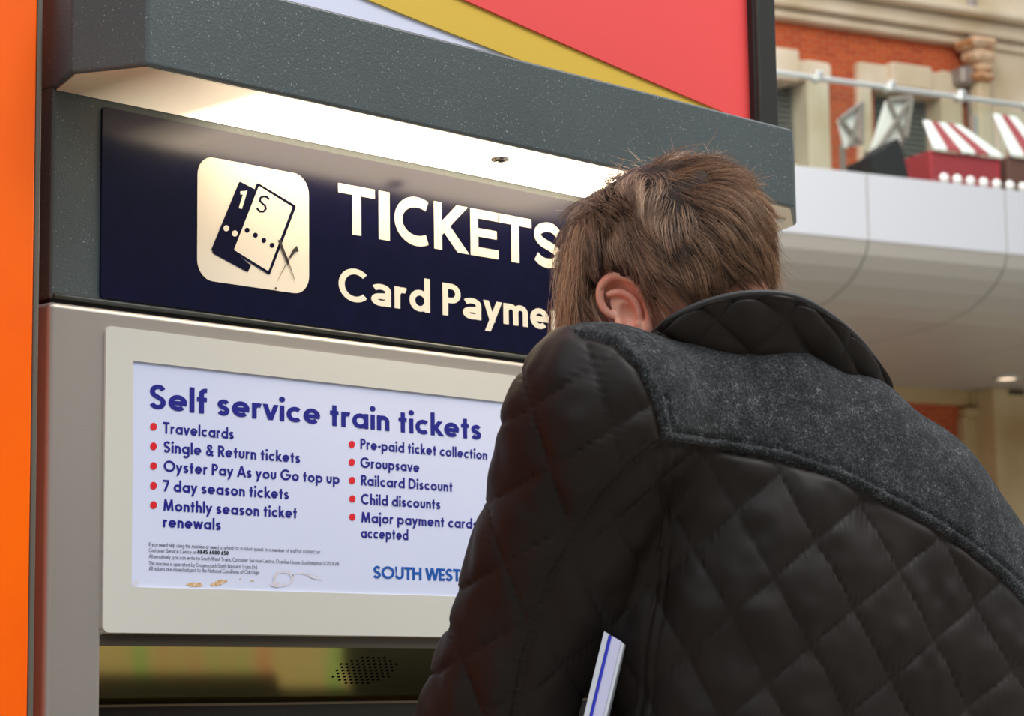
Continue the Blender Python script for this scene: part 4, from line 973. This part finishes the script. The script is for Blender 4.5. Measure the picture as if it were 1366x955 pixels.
# ---- head and body
HC = L(902, 361, 2.365)
La = nrm((-.60, -.74, -.26)); Fa = np.array([-.78, .63, -.72]); Fa = nrm(Fa-La*(Fa @ La)); Ta = np.cross(La, Fa)
if Ta[2] < 0: Ta = -Ta
HA = [Fa, La, Ta]
def hp(f, l, t): return HC+Fa*f+La*l+Ta*t
H = Field(HC-np.array([.16, .16, .22]), HC+np.array([.16, .16, .14]), .0028)
H.add(H.ell(hp(0, 0, .005), HA, (.096, .075, .092)), 0)
H.add(H.ell(hp(.030, 0, -.055), HA, (.062, .058, .062)), .03)
H.add(H.ell(hp(.052, 0, -.088), HA, (.040, .036, .030)), .03)
H.add(H.cap(hp(.096, 0, -.012), hp(.112, 0, -.042), .007, .011), .012)
for s_ in (-1, 1):
    H.add(H.cap(hp(.088, .012*s_, .012), hp(.074, .050*s_, .008), .008, .008), .012)
    H.sub(H.ell(hp(.096, .032*s_, -.010), HA, (.014, .016, .010)), .010)
    H.add(H.ell(hp(.080, .032*s_, -.010), HA, (.0125, .0125, .0125)), .002)
    H.add(H.ell(hp(.098, .013*s_, -.043), HA, (.010, .008, .007)), .006)
    H.add(H.ell(hp(.060, .045*s_, -.040), HA, (.022, .018, .020)), .02)
H.add(H.cap(hp(.088, -.016, -.068), hp(.088, .016, -.068), .0065, .0065), .008); H.sub(H.cap(hp(.097, -.022, -.0705), hp(.097, .022, -.0705), .0016, .0016), .002)
H.add(H.cap(hp(.085, -.013, -.076), hp(.085, .013, -.076), .007, .007), .006)
nk = L(985, 525, 2.37)
H.add(H.cap(hp(-.008, 0, -.055), nk, .053, .060), .025)
HPv, HF = H.mesh(); del H
# ---- ear, 1 mm
_M = []; EC = hp(-.006, .078, -.040)
for _ in range(4):                            # settle the ear where it sits beside the head
    g0 = np.array(project(l2w(EC[None]))[:2]).ravel(); g1 = np.array(project(l2w((EC+Fa*.01)[None]))[:2]).ravel(); g2_ = np.array(project(l2w((EC+Ta*.01)[None]))[:2]).ravel()
    k_ = np.linalg.solve(np.stack([g1-g0, g2_-g0], 1)/.01, np.array([838., 420.])-g0); EC = EC+Fa*k_[0]+Ta*k_[1]
EUf, EUt = (EC-HC) @ Fa, (EC-HC) @ Ta; print('ear', EUf, EUt)
eF = nrm(Fa*.92+La*.40); eT = nrm(Ta*.96-Fa*.18); eF = nrm(eF-eT*(eF @ eT)); eS = np.cross(eF, eT)
if eS @ La < 0: eS = -eS
def make_ear(EC, eF, eT, eS):
    def ep(f, t, s): return EC+(eF*f+eT*t+eS*s)*.00122
    E_ = Field(EC-.064, EC+.064, .00125)
    A_ = [eF, eT, eS]
    E_.add(E_.ell(ep(-3, 4, -1.5), A_, (.0165, .026, .0035)), 0)
    E_.add(E_.ell(ep(-3, 0, -7), A_, (.012, .020, .008)), .006)
    hx = [(4, 1, -2), (11, 6, 0), (14, 14, 2), (12, 24, 3), (5, 31, 4.5), (-5, 32, 5.5), (-14, 26, 6), (-19, 15, 6), (-19, 3, 5.5), (-15.5, -9, 4.5), (-10, -18, 3)]
    cs3 = lambda A, n=4: np.array([.5*((2*A[i])+(-A[max(i-1, 0)]+A[i+1])*f+(2*A[max(i-1, 0)]-5*A[i]+4*A[i+1]-A[min(i+2, len(A)-1)])*f*f+(-A[max(i-1, 0)]+3*A[i]-3*A[i+1]+A[min(i+2, len(A)-1)])*f**3) for i in range(len(A)-1) for f in np.arange(n)/n]+[A[-1]])
    P_ = list(cs3(np.array([ep(*h_) for h_ in hx]))); rr_ = [2.0, 2.8, 3.2, 3.4, 3.6, 3.8, 3.9, 3.8, 3.5, 3.2, 3.0]; rr_ = list(np.interp(np.linspace(0, 10, len(P_)), range(11), rr_))
    for a, b, ra, rb in zip(P_[:-1], P_[1:], rr_[:-1], rr_[1:]): E_.add(E_.cap(a, b, ra*.001, rb*.001), .0022)
    hx = [(5, 22, 1.5), (-3, 19, 2.5), (-9, 12, 3.2), (-10.5, 2, 3.4), (-7, -8, 3)]; P_ = list(cs3(np.array([ep(*h_) for h_ in hx])))
    for a, b in zip(P_[:-1], P_[1:]): E_.add(E_.cap(a, b, .0026, .0026), .003)
    E_.add(E_.ell(ep(-3, -20, 1.5), A_, (.0105, .0120, .0050)), .006)
    E_.sub(E_.ell(ep(0, 0, 3.5), A_, (.0085, .0115, .0085)), .003)
    E_.sub(E_.cap(ep(-14, 18, 7), ep(6, 26, 6), .0022, .0022), .002)
    E_.add(E_.ell(ep(9.5, -3, 1), A_, (.0042, .0060, .0055)), .003); E_.add(E_.ell(ep(-4, -11.5, 3), A_, (.0040, .0036, .0035)), .003)
    return E_.mesh()
EP1, EF1 = make_ear(EC, eF, eT, eS)
EC2 = hp(EUf, -.078, EUt); mir = lambda v: v-2*La*(v @ La)
EP2, EF2 = make_ear(EC2, mir(eF), mir(eT), mir(eS))
# ---- body under the clothes, arms and hands
B = Field((-.50, -.30, -1.40), (.36, .62, .16), .009)
B.add(B.cap(nk, L(1020, 600, 2.37), .055, .07), 0)
B.add(B.cap(L(985, 740, 2.34), L(1180, 800, 2.45), .095, .095), .04); B.add(B.cap(L(1010, 1000, 2.31), L(1170, 1000, 2.39), .095, .095), .05); B.add(B.cap(L(1030, 1320, 2.30), L(1190, 1320, 2.38), .105, .105), .05)
B.add(B.cap(SL, EL, .050, .042), .02); B.add(B.cap(EL, HLw, .041, .028), .02); B.add(B.cap(SR, ER, .05, .042), .02); B.add(B.cap(ER, HRw, .041, .028), .02)
hipL = w2l(Q(1045, 1400, 2.31)); hipR = w2l(Q(1180, 1400, 2.39)); wp = lambda v: L0+AR*v[0]+AD*v[1]+AU*v[2]
zf0 = -float(L0[2])
fc = (hipL+hipR)/2
footL = np.array([*(fc-sd*.13+fw*.04)[:2], zf0+.09]); footR = np.array([*(fc+sd*.13-fw*.06)[:2], zf0+.09])
kneeL = (hipL+footL)/2+fw*.03; kneeR = (hipR+footR)/2+fw*.03
for hp_, kn, ft in ((hipL, kneeL, footL), (hipR, kneeR, footR)):
    B.add(B.cap(hp_, kn, .080, .052), .03); B.add(B.cap(kn, ft, .052, .036), .02); B.add(B.cap(ft-up*.045, ft-up*.055+fw*.14, .032, .026), .02)
BP, BF = B.mesh(); del B
def hand(wr, fdir, palm, thumb_side):
    """wrist, finger direction, palm normal, unit towards the thumb"""
    Hn = Field(wr-.21, wr+.21, .0032); f = fdir; t = thumb_side; n = palm
    kn = [wr+f*.088+t*x for x in (.030, .010, -.010, -.029)]
    for i, k_ in enumerate(kn): Hn.add(Hn.cap(wr+t*(.014-.009*i), k_, .0155, .0115), .012)
    Hn.add(Hn.cap(wr-f*.03, wr+f*.02, .028, .026), .02)
    for i, (k_, ln) in enumerate(zip(kn, (.072, .080, .075, .058))):
        a = k_+f*ln*.45+n*.006; b = a+(f*.85+n*.5)*ln*.32; c = b+(f*.65+n*.75)*ln*.24
        Hn.add(Hn.cap(k_, a, .0098, .0088), .004); Hn.add(Hn.cap(a, b, .0088, .0080), .003); Hn.add(Hn.cap(b, c, .0080, .0070), .003)
    a = wr+f*.028+t*.030+n*.012; b = a+f*.032+t*.022+n*.010; c = b+f*.026+t*.006+n*.006
    Hn.add(Hn.cap(wr+t*.012, a, .016, .0125), .012); Hn.add(Hn.cap(a, b, .0120, .0100), .006); Hn.add(Hn.cap(b, c, .0100, .0082), .004)
    return Hn.mesh()
fdL = nrm(HLw-EL); hL = hand(HLw+fdL*.02, nrm(fw+up*.1), nrm(-up), sd)
hR = hand(HRw+nrm(HRw-ER)*.02, nrm(fw-sd*.2), nrm(-up), -nrm(sd+fw*.2))
allP = []; allF = []; base_ = 0
for p_, f_ in ((HPv, HF), (EP1, EF1), (EP2, EF2[:, ::1]), (BP, BF), hL, hR):
    allP.append(p_); allF.append(f_+base_); base_ += len(p_)
M_skin = mat('fair_skin', lin(244, 186, 160), .4, vary=(45, lin(232, 156, 134), .35, .7), bump=(600, .15, .0004), sss=.18)
body = mk('body', l2w(np.concatenate(allP)), np.concatenate(allF), M_skin, person, True)
M_eye = mat('eye_white', lin(230, 226, 220), .15, bump=(5, .01, .0001)); M_iris = mat('iris', lin(70, 56, 40), .2, bump=(5, .01, .0001))
for s_ in (-1, 1):
    for nm, rr_, off2, mm in (('eye', .0115, 0, M_eye), ('iris', .0055, .0078, M_iris)):
        bm = bmesh.new(); bmesh.ops.create_uvsphere(bm, u_segments=16, v_segments=10, radius=rr_)
        c_ = l2w(hp(.084+off2, .032*s_, -.010)[None])[0]
        for v in bm.verts: v.co = v.co+Vector(c_)
        bm_out(nm, bm, mm, body, True)
# trousers and shoes
T = Field((-.30, -.30, zf0-.01), (.36, .45, -.42), .010)
T.add(T.cap(L(1020, 1400, 2.30), L(1200, 1400, 2.39), .112, .112), .04)
for hp_, kn, ft in ((hipL, kneeL, footL), (hipR, kneeR, footR)):
    T.add(T.cap(hp_, kn, .092, .068), .03); T.add(T.cap(kn, ft+up*.0, .068, .058), .03)
TP, TF = T.mesh(); mk('trousers', l2w(TP), TF, mat('dark_denim', lin(34, 38, 50), .8, bump=(500, .3, .0006)), person, True); del T
M_shoe = mat('dark_shoe_leather', lin(30, 26, 24), .4, bump=(80, .1, .0008))
for ft in (footL, footR):
    K = Field(ft-np.array([.25, .25, .10]), ft+np.array([.25, .25, .07]), .006)
    K.add(K.cap(ft-up*.045-fw*.04, ft-up*.055+fw*.17, .042, .038), 0); K.add(K.cap(ft-up*.04, ft+up*.01, .042, .046), .03)
    K.v = np.maximum(K.v, -(K.Z-zf0-.001)); KP, KF = K.mesh(); mk('shoe', l2w(KP), KF, M_shoe, person, True)

# ---- hair
def scalp(u, ext): return HC+Ta*.005+(Fa*u[:, :1]*(.096+ext)+La*u[:, 1:2]*(.075+ext)+Ta*u[:, 2:3]*(.092+ext))
def to_unit(P, ext):
    v = P-(HC+Ta*.005); u = np.stack([v @ Fa/(.096+ext), v @ La/(.075+ext), v @ Ta/(.092+ext)], 1); return u
def hair_ok(u):
    f, l, t = u[:, 0], u[:, 1], u[:, 2]
    ok = (t > -.15-.45*np.clip(-f, 0, 1)) & ~((f > .55) & (t < .42))
    earm = (np.abs(l) > .5) & (np.hypot((f-EUf/.096)/.32, (t-EUt/.092)/.43) < 1)
    side = (np.abs(l) > .5) & (f > .32) & (t < -.35)
    ok2 = ok | ((f < -.25) & (t > -.72)) | ((f > -.1) & (f < .62) & (np.abs(l) > .5) & (t > -.42))
    return ok2 & ~earm & ~side
C_ = Field(HC-np.array([.15, .15, .17]), HC+np.array([.15, .15, .15]), .004)
C_.add(C_.ell(hp(-.002, 0, .008), HA, (.103, .083, .100)), 0); cap_sub = C_
CP, CF = C_.mesh(); uu = to_unit(CP, .007); uu /= np.linalg.norm(uu, axis=1, keepdims=True); okc = hair_ok(uu)
p_, f_ = submesh(CP, CF, okc[CF].all(1))
M_scalp = mat('dark_hair_underlayer', lin(46, 30, 20), .8, bump=(300, .5, .001))  # dark tone puts the shade between strands into the colour
hr = empty('hair', (0, 0, 0)); hr.parent = person; hr['label'] = 'short tousled brown hair'
mk('hair_underlayer', l2w(p_), f_, M_scalp, hr, True)
crown = nrm(np.array([-.42, .10, .90]))
def grow(root_u, length, lift, K, seedv, rngj, wander=.5, gravity=.35):
    n = len(root_u); P = np.zeros((n, K, 3)); u = root_u.copy(); step = length/(K-1)
    dirp = None; cur = scalp(u, .002)
    for k in range(K):
        P[:, k] = cur
        uN = to_unit(cur, .01); uN /= np.linalg.norm(uN, axis=1, keepdims=True)
        nrmw = Fa*(uN[:, :1]/.096)+La*(uN[:, 1:2]/.075)+Ta*(uN[:, 2:3]/.092); nrmw /= np.linalg.norm(nrmw, axis=1, keepdims=True)
        cw = Fa*crown[0]+La*crown[1]+Ta*crown[2]
        away = nrmw*(nrmw @ cw)[:, None]-cw; away /= np.linalg.norm(away, axis=1, keepdims=True)+1e-6
        sw_ = np.cross(nrmw, away)
        d = away+sw_*.55+np.array([0, 0, -1.])*gravity+Fa*.22*np.clip(uN[:, :1]+.3, 0, 1)
        wn = np.stack([vnoise(cur+seedv, 26, 40), vnoise(cur+seedv, 26, 41), vnoise(cur+seedv, 26, 42)], 1)
        d = d+wn*wander*1.2
        d = d-nrmw*(d*nrmw).sum(1, keepdims=True); d /= np.linalg.norm(d, axis=1, keepdims=True)+1e-6
        t = k/(K-1); slope = lift*(1.5*(1-t)**1.2-.35*t)
        dd = d+nrmw*slope[:, None]; dd /= np.linalg.norm(dd, axis=1, keepdims=True)
        dirp = dd if dirp is None else dirp*.55+dd*.45; dirp = dirp/np.linalg.norm(dirp, axis=1, keepdims=True)
        cur = cur+dirp*step[:, None]
        rad = np.linalg.norm(to_unit(cur, .004), axis=1); push = np.clip(1.0-rad, 0, 1)*.085; cur = cur+nrmw*push[:, None]
    return P
KS = 11
def sample_roots(n):
    u = rng.normal(size=(n*3, 3)); u /= np.linalg.norm(u, axis=1, keepdims=True); u = u[hair_ok(u)]; return u[:n]
NG = 850; gu = sample_roots(NG); ng = len(gu)
lenf = lambda u: .046+.016*np.clip(u[:, 2], -1, 1)+.016*np.clip(u[:, 0], 0, 1)-.012*np.clip(-u[:, 0]-.3, 0, 1)*(u[:, 2] < 0)
gl = lenf(gu)*rng.uniform(.8, 1.2, ng); glift = rng.uniform(.18, .66, ng)*(1-.45*np.clip(-gu[:, 2], 0, 1))
G = grow(gu, gl, glift, KS, np.zeros(3), rng, .85)
NS = 19000; su = sample_roots(NS); ns = len(su)
near = np.empty(ns, int)
for i in range(0, ns, 2000): near[i:i+2000] = np.argmax(su[i:i+2000] @ gu.T, 1)
sl_ = gl[near]*rng.uniform(.75, 1.15, ns); Sx = grow(su, sl_, glift[near]*rng.uniform(.7, 1.2, ns), KS, np.array([.0, .0, .0]), rng, .8)
cl = np.linspace(0, 1, KS)**1.15*.78*rng.uniform(.5, 1.1, ns)[:, None]; cl = np.clip(cl, 0, .92)[..., None]
Gp = G[near]; Sx = Sx*(1-cl)+(Gp+(Sx[:, :1]-Gp[:, :1])*.25)*cl
Sx += (rng.normal(size=(ns, 1, 3))*.0022)*np.linspace(0, 1, KS)[None, :, None]
# stray tufts on the crown
def tuft(px_, py_, d_, dirl, n, ln, spread, rootr):
    c_ = L(px_, py_, d_); out = np.zeros((n, KS, 3)); 
    for i in range(n):
        p = c_+rng.normal(size=3)*rootr; d = nrm(np.array(dirl)+rng.normal(size=3)*spread); l_ = ln*rng.uniform(.6, 1.1); bend = rng.normal(size=3)*.9
        for k in range(KS):
            out[i, k] = p; d = nrm(d+bend*.045); p = p+d*l_/(KS-1)
    return out
tf = [tuft(975, 252, 2.37, (1, 0, .28), 60, .040, .10, .004), tuft(905, 236, 2.36, (-.15, 0, 1), 60, .024, .40, .010), tuft(850, 246, 2.36, (-.8, 0, .35), 70, .026, .3, .012),
      tuft(800, 285, 2.38, (-1, 0, .05), 70, .022, .3, .012), tuft(935, 232, 2.37, (.5, 0, .8), 40, .026, .4, .010)]
# the fringe hanging over the face at the left
def fringe(n):
    out = np.zeros((n, KS, 3))
    for i in range(n):
        t = rng.random(); p = L(772+rng.normal()*9-22*t+6, 300+110*t, 2.36+rng.normal()*.018); d = nrm(np.array([-.25, 0, -1])+rng.normal(size=3)*.13); l_ = .045*rng.uniform(.6, 1.2)
        for k in range(KS):
            out[i, k] = p; d = nrm(d+np.array([.035, 0, -.02])); p = p+d*l_/(KS-1)
    return out
fr_ = fringe(1500)
def nape(n):
    out = np.zeros((n, KS, 3))
    for i in range(n):
        t = rng.random(); p = L(925+108*t, 352-22*t+rng.normal()*10, 2.325+.035*t+rng.normal()*.004); d = nrm(np.array([-.12+.2*rng.normal(), -.1, -1])+rng.normal(size=3)*.12); l_ = .048*rng.uniform(.6, 1.1); bend = rng.normal()*.05
        for k in range(KS):
            out[i, k] = p; d = nrm(d+np.array([bend, 0, 0])); p = p+d*l_/(KS-1)
    return out
fr_ = np.concatenate([fr_, nape(2200)])
def off_ear(P):
    v = P-EC; b = (np.abs(v @ eF) < .020) & (v @ eT < .037) & (v @ eT > -.05) & (v @ eS > -.012); return ~b.any(1)
ko = off_ear(Sx); Sx = Sx[ko]; near = near[ko]; ns = len(Sx); fr_ = fr_[off_ear(fr_)]
ALL = np.concatenate([Sx]+tf+[fr_]); na = len(ALL)
def strands(P, r0):
    n, K, _ = P.shape; T_ = np.gradient(P, axis=1); T_ /= np.linalg.norm(T_, axis=2, keepdims=True)+1e-9
    s_ = np.cross(T_, np.array([.31, .22, .92])); s_ /= np.linalg.norm(s_, axis=2, keepdims=True)+1e-9; u_ = np.cross(s_, T_)
    rad = (r0[:, None]*np.linspace(1, .0, K)[None]**.45)[..., None]; V = np.zeros((n, K, 3, 3))
    for j in range(3): V[:, :, j] = P+rad*(s_*math.cos(j*2.0944)+u_*math.sin(j*2.0944))
    id_ = np.arange(n*K*3).reshape(n, K, 3); F = []
    for j in range(3):
        a = id_[:, :-1, j]; b = id_[:, :-1, (j+1) % 3]; c = id_[:, 1:, (j+1) % 3]; d = id_[:, 1:, j]; F.append(np.stack([a, b, c, d], -1).reshape(-1, 4))
    return V.reshape(-1, 3), np.concatenate(F)
r0 = rng.uniform(.00016, .00034, na)
HV, HFc = strands(ALL, r0)
def hair_mat():
    m = bpy.data.materials.new('brown_hair'); m.use_nodes = True; t = m.node_tree; b = t.nodes['Principled BSDF']
    at = t.nodes.new('ShaderNodeAttribute'); at.attribute_name = 'tone'; r = t.nodes.new('ShaderNodeValToRGB'); E_ = r.color_ramp.elements
    E_[0].position = 0; E_[0].color = lin(78, 52, 34); E_[1].position = 1; E_[1].color = lin(222, 182, 142); e_ = E_.new(.5); e_.color = lin(152, 112, 80)
    t.links.new(at.outputs['Fac'], r.inputs[0]); t.links.new(r.outputs[0], b.inputs['Base Color']); b.inputs['Roughness'].default_value = .38
    b.inputs['Specular IOR Level'].default_value = .6; b.inputs['Sheen Weight'].default_value = .15; return m
hs = mk('hair_strands', l2w(HV), HFc, hair_mat(), hr, True); hs['kind'] = 'stuff'
tone_s = np.clip(np.concatenate([rng.normal(.44, .17, ng)[near]+rng.normal(0, .17, ns), rng.normal(.7, .15, na-ns)]), 0, 1)
tone = np.repeat(tone_s, KS*3); at = hs.data.attributes.new('tone', 'FLOAT', 'POINT'); at.data.foreach_set('value', tone.astype(np.float32))

# ---- booklet tucked under the left arm
bk = empty('folded_booklet', tuple(Q(806, 930, 2.165))); tag(bk, 'thin white booklet with a blue edge tucked under the left arm of the person', 'booklet')
M_pg = mat('lilac_white_pages', lin(214, 216, 246), .5, bump=(300, .1, .0004)); M_cv = mat('pale_grey_cover', lin(214, 222, 232), .35, bump=(300, .05, .0004)); M_be = mat('royal_blue_edge', lin(36, 48, 200), .35, bump=(300, .05, .0004))
def slab(name, x0, x1, yo, m, d0=2.165, th=.07, yt0=843, yt1=858):
    f = lambda x: yt0+(yt1-yt0)*(x-808)/25
    slope = -27/112
    P = []
    for d_ in (d0, d0+th):
        for x, y in ((x0, f(x0)), (x1, f(x1)), (x1+slope*170, f(x1)+170), (x0+slope*170, f(x0)+170)):
            q_ = Q(x, y, d0); P.append(q_+AD*(d_-d0)+AR*(d_-d0)*.08)
    mk(name, P, [[0, 1, 2, 3], [7, 6, 5, 4], [0, 4, 5, 1], [1, 5, 6, 2], [2, 6, 7, 3], [3, 7, 4, 0]], m, bk)
slab('cover', 806, 812.2, 0, M_cv); slab('blue_edge', 812.2, 816, 0, M_be, 2.166, .068, 845, 858); slab('pages', 816, 829, 0, M_pg, 2.167, .066); slab('cover', 829, 832.5, 0, M_cv, 2.166, .068, 846, 859)
